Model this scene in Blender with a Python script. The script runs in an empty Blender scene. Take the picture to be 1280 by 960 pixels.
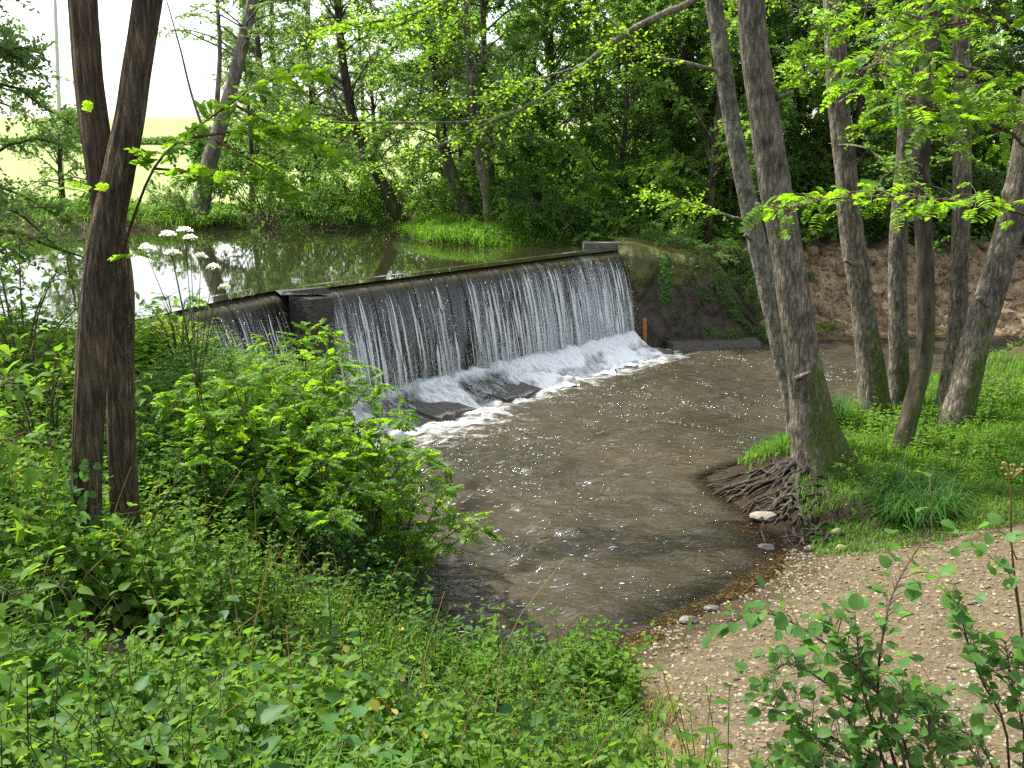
import bpy, math, random
import numpy as np
from mathutils import Vector
sc = bpy.context.scene
C = sc.collection
R = math.radians
rng = np.random.default_rng(7)
random.seed(7)

# ------------------------------------------------------------ camera
cam_d = bpy.data.cameras.new('camera'); cam = bpy.data.objects.new('camera', cam_d); C.objects.link(cam)
cam.location = (0, 0, 5.0); cam.rotation_euler = (R(90 - 13), 0, 0)
cam_d.sensor_width = 36; cam_d.lens = 35.33; cam_d.clip_end = 3000; cam_d.clip_start = 0.05
sc.camera = cam
# ------------------------------------------------------------ sky, sun, exposure
SUN_AZ, SUN_EL = -62, 56            # degrees left of straight ahead, above the horizon
w = bpy.data.worlds.new('World'); sc.world = w; w.use_nodes = True
nt = w.node_tree; nt.nodes.clear()
sky = nt.nodes.new('ShaderNodeTexSky'); sky.sky_type = 'NISHITA'; sky.sun_disc = False
sky.sun_elevation = R(SUN_EL); sky.sun_rotation = R(SUN_AZ)
sky.dust_density = 2.5; sky.air_density = 1.0; sky.ozone_density = 1.0
hs = nt.nodes.new('ShaderNodeHueSaturation'); hs.inputs['Saturation'].default_value = 0.35
bg = nt.nodes.new('ShaderNodeBackground'); bg.inputs['Strength'].default_value = 0.15
wo = nt.nodes.new('ShaderNodeOutputWorld')
nt.links.new(sky.outputs[0], hs.inputs['Color']); nt.links.new(hs.outputs[0], bg.inputs[0]); nt.links.new(bg.outputs[0], wo.inputs[0])
sd_ = bpy.data.lights.new('sun', 'SUN'); sd_.energy = 3.7; sd_.angle = R(1.5); sd_.color = (1.0, 0.95, 0.82)
sun = bpy.data.objects.new('sun', sd_); C.objects.link(sun); sun.location = (0, 0, 60)
_a, _e = R(SUN_AZ), R(SUN_EL)
sun.rotation_euler = Vector((-math.sin(_a) * math.cos(_e), -math.cos(_a) * math.cos(_e), -math.sin(_e))).to_track_quat('-Z', 'Y').to_euler()
sc.view_settings.view_transform = 'Standard'; sc.view_settings.look = 'None'
sc.view_settings.exposure = 1.45; sc.view_settings.gamma = 1.0
sc.cycles.use_denoising = False
sc.cycles.max_bounces = 9; sc.cycles.diffuse_bounces = 6; sc.cycles.glossy_bounces = 2; sc.cycles.use_light_tree = False
sc.cycles.transmission_bounces = 7; sc.cycles.transparent_max_bounces = 8
sc.cycles.caustics_reflective = False; sc.cycles.caustics_refractive = False
sc.cycles.sample_clamp_indirect = 6.0

# ------------------------------------------------------------ helpers
def _hash(ix, iy, iz):
    h = (ix * 374761393 + iy * 668265263 + iz * 2147483647 * 3) & 0xffffffff
    h = ((h ^ (h >> 13)) * 1274126177) & 0xffffffff
    h = ((h ^ (h >> 16)) * 2246822519) & 0xffffffff
    return ((h ^ (h >> 15)) & 0xffffff) / float(0xffffff)
def noise(x, y, z=0.0):
    x, y, z = np.broadcast_arrays(np.asarray(x, float), np.asarray(y, float), np.asarray(z, float))
    ix, iy, iz = np.floor(x).astype(np.int64), np.floor(y).astype(np.int64), np.floor(z).astype(np.int64)
    fx, fy, fz = x - ix, y - iy, z - iz
    fx, fy, fz = [t * t * t * (t * (t * 6 - 15) + 10) for t in (fx, fy, fz)]
    r = 0
    for dx in (0, 1):
        for dy in (0, 1):
            for dz in (0, 1):
                r = r + _hash(ix + dx, iy + dy, iz + dz) * (fx if dx else 1 - fx) * (fy if dy else 1 - fy) * (fz if dz else 1 - fz)
    return r
def fbm(x, y, z=0.0, o=3):
    r = 0; a = .5
    for k in range(o):
        r = r + a * noise(np.asarray(x) * 2**k + 17 * k, np.asarray(y) * 2**k + 31 * k, np.asarray(z) * 2**k); a *= .5
    return r / (1 - .5**o)
def sstep(a, b, x):
    t = np.clip((np.asarray(x, float) - a) / (b - a), 0, 1); return t * t * (3 - 2 * t)
def unit(v):
    v = np.asarray(v, float); return v / np.maximum(np.linalg.norm(v, axis=-1, keepdims=True), 1e-9)

class MB:
    def __init__(s): s.v = []; s.f = []; s.n = 0
    def add(s, v, *fs):
        v = np.asarray(v, float).reshape(-1, 3)
        for f in fs: s.f.append(np.asarray(f, int) + s.n)
        s.v.append(v); s.n += len(v)
    def mesh(s, name, off=(0, 0, 0), smooth=True):
        me = bpy.data.meshes.new(name)
        V = np.concatenate(s.v) - np.asarray(off, float)
        me.vertices.add(len(V)); me.vertices.foreach_set('co', V.astype(np.float32).ravel())
        nl = sum(f.size for f in s.f); npoly = sum(len(f) for f in s.f)
        me.loops.add(nl); me.polygons.add(npoly)
        me.loops.foreach_set('vertex_index', np.concatenate([f.ravel() for f in s.f]).astype(np.int32))
        sizes = np.concatenate([np.full(len(f), f.shape[1]) for f in s.f])
        st = np.concatenate([[0], np.cumsum(sizes)[:-1]])
        me.polygons.foreach_set('loop_start', st.astype(np.int32))
        me.update(calc_edges=True)
        me.polygons.foreach_set('use_smooth', np.full(npoly, smooth))
        me.validate()
        return me
def attr(me, name, vals):
    a = me.attributes.new(name, 'FLOAT', 'POINT'); a.data.foreach_set('value', np.asarray(vals, np.float32))
def tag(o, label=None, cat=None, group=None, kind=None):
    if label: o['label'] = label
    if cat: o['category'] = cat
    if group: o['group'] = group
    if kind: o['kind'] = kind
    return o
def wloc(o):
    p = np.zeros(3)
    while o is not None: p = p + np.array(o.location); o = o.parent
    return p
def thing(name, label, cat, loc, group=None):
    o = bpy.data.objects.new(name, None); C.objects.link(o); o.location = loc
    o.empty_display_size = .1
    return tag(o, label, cat, group)
def link(name, me, mat, parent=None, loc=(0, 0, 0)):
    o = bpy.data.objects.new(name, me); C.objects.link(o); o.location = loc; o.parent = parent
    if mat and not me.materials: me.materials.append(M[mat])
    return o
def part(name, mb, mat, parent, smooth=True):
    """mesh given in world coordinates, made a child of parent"""
    return link(name, mb.mesh(name, wloc(parent), smooth), mat, parent)
def solid(name, mb, mat, label, cat, group=None, smooth=True):
    V = np.concatenate(mb.v); base = np.array([V[:, 0].mean(), V[:, 1].mean(), V[:, 2].min()])
    return tag(link(name, mb.mesh(name, base, smooth), mat, None, base), label, cat, group)
def dup(root, loc, rotz=0, scale=1, label=None, group=None):
    r = root.copy(); C.objects.link(r); r.location = loc; r.rotation_euler = (0, 0, rotz)
    r.scale = scale if isinstance(scale, (tuple, list)) else (scale,) * 3
    if label: r['label'] = label
    if group: r['group'] = group
    for ch in list(root.children):
        c = ch.copy(); C.objects.link(c); c.parent = r
        for g in list(ch.children):
            d = g.copy(); C.objects.link(d); d.parent = c
    return r

def resample(P, n):
    """smooth curve (Catmull-Rom) through P"""
    P = np.asarray(P, float); m = len(P)
    Q = np.concatenate([[2 * P[0] - P[1]], P, [2 * P[-1] - P[-2]]])
    t = np.linspace(0, m - 1 - 1e-9, n); i = t.astype(int); u = (t - i)[:, None]
    a, b, c, d = Q[i], Q[i + 1], Q[i + 2], Q[i + 3]
    return .5 * ((2 * b) + (c - a) * u + (2 * a - 5 * b + 4 * c - d) * u**2 + (3 * b - a - 3 * c + d) * u**3)
def tube(mb, P, rad, sides=8, disp=None, cap=True):
    P = np.asarray(P, float); n = len(P); rad = np.broadcast_to(np.asarray(rad, float), (n,))
    T = unit(np.gradient(P, axis=0))
    up = np.array([1., 0, 0]) if abs(T[0][0]) < .8 else np.array([0, 1., 0])
    N = np.zeros((n, 3)); v = up - T[0] * np.dot(up, T[0]); N[0] = v / np.linalg.norm(v)
    for k in range(1, n):
        v = N[k - 1] - T[k] * np.dot(N[k - 1], T[k]); N[k] = v / np.linalg.norm(v)
    B = np.cross(T, N)
    a = np.linspace(0, 2 * np.pi, sides, endpoint=False)
    rr = np.repeat(rad[:, None], sides, 1)
    if disp is not None: rr = disp(P, a, rr)
    V = P[:, None, :] + rr[..., None] * (np.cos(a)[None, :, None] * N[:, None, :] + np.sin(a)[None, :, None] * B[:, None, :])
    i = np.arange(n - 1)[:, None] * sides; j = np.arange(sides)[None, :]; j2 = (j + 1) % sides
    F = np.stack([i + j, i + j2, i + sides + j2, i + sides + j], -1).reshape(-1, 4)
    V = V.reshape(-1, 3)
    if cap:
        k = len(V); V = np.concatenate([V, [P[0] - T[0] * rad[0] * .3, P[-1] + T[-1] * rad[-1] * .5]])
        jj = np.arange(sides); j3 = (jj + 1) % sides
        c0 = np.stack([jj, np.full(sides, k), j3], -1); e = (n - 1) * sides
        c1 = np.stack([e + jj, e + j3, np.full(sides, k + 1)], -1)
        mb.add(V, F, np.concatenate([c0, c1]))
    else: mb.add(V, F)
def blob(mb, c, r, seed=0, rough=.25, sub=2, flat=None):
    """lumpy stone: icosphere pushed about by noise"""
    import bmesh
    bm = bmesh.new(); bmesh.ops.create_icosphere(bm, subdivisions=sub, radius=1)
    V = np.array([v.co for v in bm.verts]); F = np.array([[v.index for v in f.verts] for f in bm.faces]); bm.free()
    k = 1 + rough * (fbm(V[:, 0] * 1.3 + seed * 7.1, V[:, 1] * 1.3, V[:, 2] * 1.3 + seed, 3) - .5) * 2
    V = V * k[:, None] * np.asarray(r, float)
    mb.add(V + np.asarray(c, float), F)
def box(mb, lo, hi):
    x0, y0, z0 = lo; x1, y1, z1 = hi
    V = [(x0, y0, z0), (x1, y0, z0), (x1, y1, z0), (x0, y1, z0), (x0, y0, z1), (x1, y0, z1), (x1, y1, z1), (x0, y1, z1)]
    mb.add(V, [[0, 3, 2, 1], [4, 5, 6, 7], [0, 1, 5, 4], [1, 2, 6, 5], [2, 3, 7, 6], [3, 0, 4, 7]])

# leaf templates: y runs from stalk to tip, z is the upper side
LEAF2 = (np.array([(0, 0, 0), (.33, .45, .07), (0, 1, -.06), (-.33, .45, .07)]), np.array([(0, 1, 2), (0, 2, 3)]))
LEAF4 = (np.array([(0, 0, 0), (.27, .22, .07), (.33, .56, .07), (0, 1, -.1), (-.33, .56, .07), (-.27, .22, .07)]),
         np.array([(0, 1, 2, 3), (0, 3, 4, 5)]))
LEAFR = (np.array([(0, 0, 0), (.3, .1, .05), (.46, .42, .09), (.33, .8, .05), (0, 1.02, -.08), (-.33, .8, .05), (-.46, .42, .09), (-.3, .1, .05), (0, .5, 0)]),
         np.array([(0, 1, 2, 8), (8, 2, 3, 4), (0, 8, 6, 7), (8, 4, 5, 6)]))
LEAFN = (np.array([(0, 0, 0), (.24, .12, .05), (.30, .34, .07), (.2, .66, .05), (0, 1, -.12), (-.2, .66, .05), (-.30, .34, .07), (-.24, .12, .05), (0, .45, 0)]), LEAFR[1])
def scatter(mb, tpl, pos, d, up, size, wid=1.0):
    V, F = tpl
    pos = np.asarray(pos, float); n = len(pos)
    if n == 0: return
    y = unit(d); x = unit(np.cross(y, up)); z = np.cross(x, y)
    size = np.broadcast_to(np.asarray(size, float), (n,))
    W = (V[None, :, 0, None] * x[:, None, :] * wid + V[None, :, 1, None] * y[:, None, :] + V[None, :, 2, None] * z[:, None, :]) * size[:, None, None] + pos[:, None, :]
    k = len(V)
    mb.add(W.reshape(-1, 3), (F[None] + (np.arange(n) * k)[:, None, None]).reshape(-1, F.shape[1]))
def sprays(mb, tpl, base, d, length, m, size, droop=.25, flat=.35, spread=.9, wid=1.0, r=rng):
    """leafy twigs: m leaves set alternately along each twig"""
    base = np.asarray(base, float); T = len(base)
    if T == 0: return
    d = unit(d); length = np.broadcast_to(np.asarray(length, float), (T,))
    t = (np.arange(m) + .6)[None, :] / m + r.uniform(-.3, .3, (T, m)) / m
    Z = np.array([0, 0, 1.])
    pos = base[:, None, :] + d[:, None, :] * (t * length[:, None])[..., None] - Z * (droop * t**2 * length[:, None])[..., None]
    side = unit(np.cross(d, Z + 1e-3 * r.normal(size=(T, 3))))
    sg = np.where(np.arange(m) % 2 == 0, 1., -1.)[None, :, None]
    ld = d[:, None, :] * .55 + side[:, None, :] * sg * spread + r.normal(size=(T, m, 3)) * flat
    up = Z + r.normal(size=(T, m, 3)) * flat * 1.2
    sz = np.broadcast_to(size, (T,))[:, None] * r.uniform(.65, 1.2, (T, m)) * (1 - .35 * t)
    scatter(mb, tpl, pos.reshape(-1, 3), ld.reshape(-1, 3), up.reshape(-1, 3), sz.ravel(), wid)

# ------------------------------------------------------------ materials
M = {}
def newmat(name):
    m = bpy.data.materials.new(name); m.use_nodes = True; m.node_tree.nodes.clear(); M[name] = m
    t = m.node_tree
    def N(ty, **kw):
        n = t.nodes.new(ty)
        for k, v in kw.items():
            if k in n.inputs.keys(): n.inputs[k].default_value = v
            else: setattr(n, k, v)
        return n
    def L(a, b): t.links.new(a, b)
    out = N('ShaderNodeOutputMaterial')
    return m, N, L, out
def ramp(N, stops):
    r = N('ShaderNodeValToRGB'); e = r.color_ramp.elements
    while len(e) < len(stops): e.new(.5)
    for k, (p, c) in enumerate(stops):
        e[k].position = p; e[k].color = (*c, 1) if len(c) == 3 else c
    return r
def leafmat(name, c1, c2, trans=.5, gloss=.012, rough=.5, tcol=None):
    m, N, L, out = newmat(name)
    g = N('ShaderNodeNewGeometry'); oi = N('ShaderNodeObjectInfo')
    ad = N('ShaderNodeMath', operation='ADD'); L(g.outputs['Random Per Island'], ad.inputs[0])
    ml = N('ShaderNodeMath', operation='MULTIPLY'); L(oi.outputs['Random'], ml.inputs[0]); ml.inputs[1].default_value = .45
    L(ml.outputs[0], ad.inputs[1])
    tcp = N('ShaderNodeTexCoord'); npz = N('ShaderNodeTexNoise'); npz.inputs['Scale'].default_value = 1.1; npz.inputs['Detail'].default_value = 2; L(tcp.outputs['Object'], npz.inputs[0])
    a2 = N('ShaderNodeMath', operation='MULTIPLY_ADD'); L(npz.outputs[0], a2.inputs[0]); a2.inputs[1].default_value = 1.5; a2.inputs[2].default_value = -.45
    a3 = N('ShaderNodeMath', operation='ADD'); L(ad.outputs[0], a3.inputs[0]); L(a2.outputs[0], a3.inputs[1])
    dv = N('ShaderNodeMath', operation='DIVIDE'); L(a3.outputs[0], dv.inputs[0]); dv.inputs[1].default_value = 2.1
    r = ramp(N, [(0.1, c1), (.9, c2)]); L(dv.outputs[0], r.inputs[0])
    d = N('ShaderNodeBsdfDiffuse'); L(r.outputs[0], d.inputs['Color'])
    hs = N('ShaderNodeHueSaturation'); hs.inputs['Hue'].default_value = .487; hs.inputs['Saturation'].default_value = 1.08; hs.inputs['Value'].default_value = 2.1
    L(r.outputs[0], hs.inputs['Color'])
    tr = N('ShaderNodeBsdfTranslucent'); L(hs.outputs[0], tr.inputs['Color'])
    mx = N('ShaderNodeMixShader'); mx.inputs[0].default_value = trans; L(d.outputs[0], mx.inputs[1]); L(tr.outputs[0], mx.inputs[2])
    gl = N('ShaderNodeBsdfGlossy'); gl.inputs['Roughness'].default_value = rough; gl.inputs['Color'].default_value = (.9, .95, 1, 1)
    m2 = N('ShaderNodeMixShader'); m2.inputs[0].default_value = gloss; L(mx.outputs[0], m2.inputs[1]); L(gl.outputs[0], m2.inputs[2])
    L(m2.outputs[0], out.inputs[0])
leafmat('leaf_wood', (.06, .138, .025), (.17, .28, .055), .6)
leafmat('leaf_dark', (.033, .095, .02), (.10, .185, .036), .52)
leafmat('leaf_pale', (.07, .13, .035), (.14, .22, .06), .5)
leafmat('leaf_locust', (.068, .17, .016), (.175, .295, .034), .57)
leafmat('leaf_nettle', (.036, .12, .015), (.15, .25, .032), .5, .008)
leafmat('leaf_round', (.04, .125, .025), (.11, .22, .045), .5, .012)
leafmat('leaf_elder', (.03, .10, .025), (.07, .16, .04), .42, .012)
leafmat('grass', (.045, .13, .015), (.12, .24, .03), .45)
leafmat('grass_dry', (.22, .17, .06), (.32, .26, .11), .4)
leafmat('sedge', (.03, .09, .02), (.06, .15, .03), .4)
leafmat('petal', (.7, .7, .6), (.85, .84, .76), .35, .02)
leafmat('dead_leaf', (.2, .13, .07), (.36, .27, .16), .25, .02)
leafmat('leaf_yellow', (.28, .24, .04), (.38, .33, .07), .4, .02)

def bark(name, c1, c2, c3, sx=14., sz=2.2, bump=.6, moss=0.0, mossh=2.0, fiss=.7):
    m, N, L, out = newmat(name)
    tc = N('ShaderNodeTexCoord'); mp = N('ShaderNodeMapping'); mp.inputs['Scale'].default_value = (sx, sx, sz); L(tc.outputs['Object'], mp.inputs[0])
    n1 = N('ShaderNodeTexNoise'); n1.inputs['Scale'].default_value = 1.0; n1.inputs['Detail'].default_value = 6; n1.inputs['Roughness'].default_value = .65; L(mp.outputs[0], n1.inputs[0])
    n2 = N('ShaderNodeTexNoise'); n2.inputs['Scale'].default_value = 3.5; n2.inputs['Detail'].default_value = 5; L(tc.outputs['Object'], n2.inputs[0])
    r = ramp(N, [(.3, c1), (.52, c2), (.72, c3)]); L(n1.outputs[0], r.inputs[0])
    r2 = ramp(N, [(.35, (.55, .55, .55)), (.65, (1.25, 1.22, 1.15))]); L(n2.outputs[0], r2.inputs[0])
    mu = N('ShaderNodeMix', data_type='RGBA', blend_type='MULTIPLY'); mu.inputs[0].default_value = 1; L(r.outputs[0], mu.inputs[6]); L(r2.outputs[0], mu.inputs[7])
    col = mu.outputs[2]
    mpv = N('ShaderNodeMapping'); mpv.inputs['Scale'].default_value = (sx * .55, sx * .55, sz * .45); ds = N('ShaderNodeVectorMath', operation='ADD'); L(tc.outputs['Object'], mpv.inputs[0]); L(mpv.outputs[0], ds.inputs[0]); L(n1.outputs['Color'], ds.inputs[1])
    vo = N('ShaderNodeTexVoronoi', feature='DISTANCE_TO_EDGE'); vo.inputs['Scale'].default_value = 1.0; L(ds.outputs[0], vo.inputs[0])
    vr = ramp(N, [(0., (.38, .36, .34)), (.22, (1, 1, 1))]); L(vo.outputs['Distance'], vr.inputs[0])
    mf = N('ShaderNodeMix', data_type='RGBA', blend_type='MULTIPLY'); mf.inputs[0].default_value = fiss; L(col, mf.inputs[6]); L(vr.outputs[0], mf.inputs[7]); col = mf.outputs[2]
    hm = N('ShaderNodeMath', operation='MULTIPLY_ADD'); L(vo.outputs['Distance'], hm.inputs[0]); hm.inputs[1].default_value = 1.6 * fiss; L(n1.outputs[0], hm.inputs[2])
    if moss:
        sx_ = N('ShaderNodeSeparateXYZ'); L(tc.outputs['Object'], sx_.inputs[0])
        mr = N('ShaderNodeMapRange'); mr.inputs['From Min'].default_value = mossh; mr.inputs['From Max'].default_value = 0; L(sx_.outputs[2], mr.inputs['Value'])
        g = N('ShaderNodeNewGeometry'); dt = N('ShaderNodeVectorMath', operation='DOT_PRODUCT'); dt.inputs[1].default_value = (.75, -.35, .1); L(g.outputs['Normal'], dt.inputs[0])
        a = N('ShaderNodeMath', operation='MULTIPLY_ADD'); L(dt.outputs['Value'], a.inputs[0]); a.inputs[1].default_value = .5; a.inputs[2].default_value = .25
        b = N('ShaderNodeMath', operation='MULTIPLY'); L(a.outputs[0], b.inputs[0]); L(mr.outputs[0], b.inputs[1])
        n3 = N('ShaderNodeTexNoise'); n3.inputs['Scale'].default_value = 6; n3.inputs['Detail'].default_value = 6; L(tc.outputs['Object'], n3.inputs[0])
        c_ = N('ShaderNodeMath', operation='ADD'); L(b.outputs[0], c_.inputs[0]); L(n3.outputs[0], c_.inputs[1])
        r3 = ramp(N, [(.60, (0, 0, 0)), (.80, (moss, moss, moss))]); L(c_.outputs[0], r3.inputs[0])
        mc = ramp(N, [(.3, (.03, .05, .008)), (.7, (.09, .13, .015))]); L(n1.outputs[0], mc.inputs[0])
        mx = N('ShaderNodeMix', data_type='RGBA'); L(r3.outputs[0], mx.inputs[0]); L(col, mx.inputs[6]); L(mc.outputs[0], mx.inputs[7]); col = mx.outputs[2]
    p = N('ShaderNodeBsdfPrincipled'); p.inputs['Roughness'].default_value = .85; p.inputs['Specular IOR Level'].default_value = .25; L(col, p.inputs['Base Color'])
    bu = N('ShaderNodeBump'); bu.inputs['Strength'].default_value = bump; bu.inputs['Distance'].default_value = .035; L(hm.outputs[0], bu.inputs['Height']); L(bu.outputs[0], p.inputs['Normal'])
    L(p.outputs[0], out.inputs[0])
bark('bark_alder', (.055, .048, .037), (.18, .16, .125), (.36, .335, .275), 24, 7.0, 1.0, .95, 2.3)
bark('bark_lichen', (.09, .085, .067), (.21, .205, .165), (.38, .38, .33), 22, 10.0, .9, .5, 2.2)
bark('bark_locust', (.04, .029, .019), (.12, .09, .06), (.25, .20, .14), 42, 4.5, 1.0)
bark('bark_wood', (.03, .024, .018), (.075, .062, .045), (.13, .11, .085), 8, 2, .5, .5, 3.0)
bark('bark_pale', (.12, .11, .09), (.22, .20, .17), (.34, .32, .28), 8, 2, .5)
bark('twig', (.05, .035, .022), (.10, .075, .05), (.17, .14, .10), 20, 8, .2)
bark('root', (.022, .018, .013), (.062, .052, .04), (.13, .112, .086), 18, 18, .7)
bark('stem_green', (.04, .06, .015), (.08, .10, .03), (.13, .12, .05), 20, 8, .1)
bark('stem_red', (.06, .025, .015), (.13, .06, .03), (.2, .11, .06), 20, 8, .1)

def rock(name, c1, c2, scale=6., rough=.8, bump=.5, wet=0., moss=None, flatmoss=0.):
    m, N, L, out = newmat(name)
    tc = N('ShaderNodeTexCoord')
    n1 = N('ShaderNodeTexNoise'); n1.inputs['Scale'].default_value = scale; n1.inputs['Detail'].default_value = 8; n1.inputs['Roughness'].default_value = .65; L(tc.outputs['Object'], n1.inputs[0])
    r = ramp(N, [(.3, c1), (.7, c2)]); L(n1.outputs[0], r.inputs[0]); col = r.outputs[0]
    if moss:
        n3 = N('ShaderNodeTexNoise'); n3.inputs['Scale'].default_value = .9; n3.inputs['Detail'].default_value = 6; L(tc.outputs['Object'], n3.inputs[0])
        sp = N('ShaderNodeSeparateXYZ'); L(tc.outputs['Object'], sp.inputs[0])
        mr = N('ShaderNodeMapRange'); mr.inputs['From Min'].default_value = .7; mr.inputs['From Max'].default_value = 2.3; mr.inputs['To Min'].default_value = -.12; mr.inputs['To Max'].default_value = .22; L(sp.outputs[2], mr.inputs['Value'])
        a = N('ShaderNodeMath', operation='ADD'); L(n3.outputs[0], a.inputs[0]); L(mr.outputs[0], a.inputs[1])
        r3 = ramp(N, [(.43, (0, 0, 0)), (.6, (1, 1, 1))]); L(a.outputs[0], r3.inputs[0])
        mc = ramp(N, [(.3, moss[0]), (.7, moss[1])]); L(n1.outputs[0], mc.inputs[0])
        mx = N('ShaderNodeMix', data_type='RGBA'); L(r3.outputs[0], mx.inputs[0]); L(col, mx.inputs[6]); L(mc.outputs[0], mx.inputs[7]); col = mx.outputs[2]
    p = N('ShaderNodeBsdfPrincipled'); p.inputs['Roughness'].default_value = rough; L(col, p.inputs['Base Color'])
    bu = N('ShaderNodeBump'); bu.inputs['Strength'].default_value = bump; bu.inputs['Distance'].default_value = .04; L(n1.outputs[0], bu.inputs['Height']); L(bu.outputs[0], p.inputs['Normal'])
    L(p.outputs[0], out.inputs[0])
rock('weir_stone', (.012, .011, .009), (.05, .046, .038), 9, .3, .8)
rock('slab_stone', (.03, .029, .026), (.11, .105, .095), 14, .5, .8)
rock('abutment_stone', (.016, .012, .008), (.065, .048, .031), 7, .6, 1.0, moss=((.028, .034, .003), (.10, .10, .008)))
rock('concrete', (.07, .066, .052), (.16, .15, .12), 8, .9, .6)
rock('stone_pale', (.16, .13, .1), (.3, .26, .2), 9, .7, .4)
rock('stone_dark', (.05, .045, .038), (.14, .12, .1), 9, .5, .4)
rock('stone_moss', (.12, .13, .05), (.25, .24, .11), 9, .8, .4)
rock('clod', (.09, .06, .034), (.30, .21, .13), 9, .95, .8)
rock('rust', (.16, .05, .012), (.42, .16, .03), 14, .8, .4)
rock('pole_grey', (.4, .4, .38), (.55, .55, .52), 3, .8, .1)
rock('white_wall', (.6, .58, .54), (.75, .73, .7), 3, .9, .1)
rock('roof_tile', (.3, .1, .06), (.45, .17, .1), 5, .8, .3)
rock('red_paint', (.5, .03, .02), (.6, .05, .03), 2, .4, .05)
rock('glass_dark', (.02, .025, .03), (.04, .045, .05), 2, .1, .0)

# pebbles: a colour for each stone
m, N, L, out = newmat('pebble')
g = N('ShaderNodeNewGeometry'); r = ramp(N, [(0, (.055, .045, .03)), (.3, (.115, .092, .058)), (.6, (.165, .136, .088)), (.85, (.22, .185, .125)), (.95, (.27, .235, .17)), (1, (.34, .30, .24))])
L(g.outputs['Random Per Island'], r.inputs[0]); p = N('ShaderNodeBsdfPrincipled'); p.inputs['Roughness'].default_value = .75; L(r.outputs[0], p.inputs['Base Color']); L(p.outputs[0], out.inputs[0])

# ground: soil, gravel, red earth, grass by vertex weights
m, N, L, out = newmat('ground')
tc = N('ShaderNodeTexCoord')
nf = N('ShaderNodeTexNoise'); nf.inputs['Scale'].default_value = 9; nf.inputs['Detail'].default_value = 8; nf.inputs['Roughness'].default_value = .7; L(tc.outputs['Object'], nf.inputs[0])
nl_ = N('ShaderNodeTexNoise'); nl_.inputs['Scale'].default_value = .7; nl_.inputs['Detail'].default_value = 5; L(tc.outputs['Object'], nl_.inputs[0])
vo = N('ShaderNodeTexVoronoi'); vo.inputs['Scale'].default_value = 34; L(tc.outputs['Object'], vo.inputs[0])
soil = ramp(N, [(.3, (.025, .018, .011)), (.7, (.085, .062, .038))]); L(nf.outputs[0], soil.inputs[0])
grav0 = ramp(N, [(.3, (.058, .045, .025)), (.5, (.105, .084, .049)), (.72, (.152, .127, .08))]); L(nf.outputs[0], grav0.inputs[0])
gv = ramp(N, [(0., (.62, .58, .52)), (.5, (1, .98, .95)), (1., (1.35, 1.33, 1.3))]); L(vo.outputs['Color'], gv.inputs[0])
grav = N('ShaderNodeMix', data_type='RGBA', blend_type='MULTIPLY'); grav.inputs[0].default_value = .8; L(grav0.outputs[0], grav.inputs[6]); L(gv.outputs[0], grav.inputs[7])
earth = ramp(N, [(.28, (.10, .068, .038)), (.5, (.265, .185, .11)), (.75, (.40, .30, .195))]); L(nf.outputs[0], earth.inputs[0])
ne = N('ShaderNodeTexNoise'); ne.inputs['Scale'].default_value = 2.2; ne.inputs['Detail'].default_value = 5; ne.inputs['Roughness'].default_value = .65; L(tc.outputs['Object'], ne.inputs[0])
er = ramp(N, [(.36, (.25, .23, .2)), (.5, (.85, .85, .78)), (.66, (1.25, 1.3, 1.2))]); L(ne.outputs[0], er.inputs[0])
em = N('ShaderNodeMix', data_type='RGBA', blend_type='MULTIPLY'); em.inputs[0].default_value = 1; L(earth.outputs[0], em.inputs[6]); L(er.outputs[0], em.inputs[7])
gras = ramp(N, [(.3, (.17, .23, .07)), (.7, (.27, .31, .11))]); L(nl_.outputs[0], gras.inputs[0])
cur = soil.outputs[0]
for nm, src in (('gravel', grav.outputs[2]), ('earth', em.outputs[2]), ('field', gras.outputs[0])):
    at_ = N('ShaderNodeAttribute', attribute_name=nm)
    ad = N('ShaderNodeMath', operation='MULTIPLY_ADD'); L(nf.outputs[0], ad.inputs[0]); ad.inputs[1].default_value = .7; L(at_.outputs['Fac'], ad.inputs[2])
    st = ramp(N, [(.62, (0, 0, 0)), (.98, (1, 1, 1))]); L(ad.outputs[0], st.inputs[0])
    mx = N('ShaderNodeMix', data_type='RGBA'); L(st.outputs[0], mx.inputs[0]); L(cur, mx.inputs[6]); L(src, mx.inputs[7]); cur = mx.outputs[2]
wt = N('ShaderNodeAttribute', attribute_name='wet')
mw = N('ShaderNodeMix', data_type='RGBA', blend_type='MULTIPLY'); L(wt.outputs['Fac'], mw.inputs[0]); L(cur, mw.inputs[6]); mw.inputs[7].default_value = (.42, .38, .32, 1)
p = N('ShaderNodeBsdfPrincipled'); p.inputs['Roughness'].default_value = .9; p.inputs['Specular IOR Level'].default_value = .2; L(mw.outputs[2], p.inputs['Base Color'])
bu = N('ShaderNodeBump'); bu.inputs['Strength'].default_value = .8; bu.inputs['Distance'].default_value = .05; L(nf.outputs[0], bu.inputs['Height']); L(bu.outputs[0], p.inputs['Normal']); L(p.outputs[0], out.inputs[0])

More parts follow.
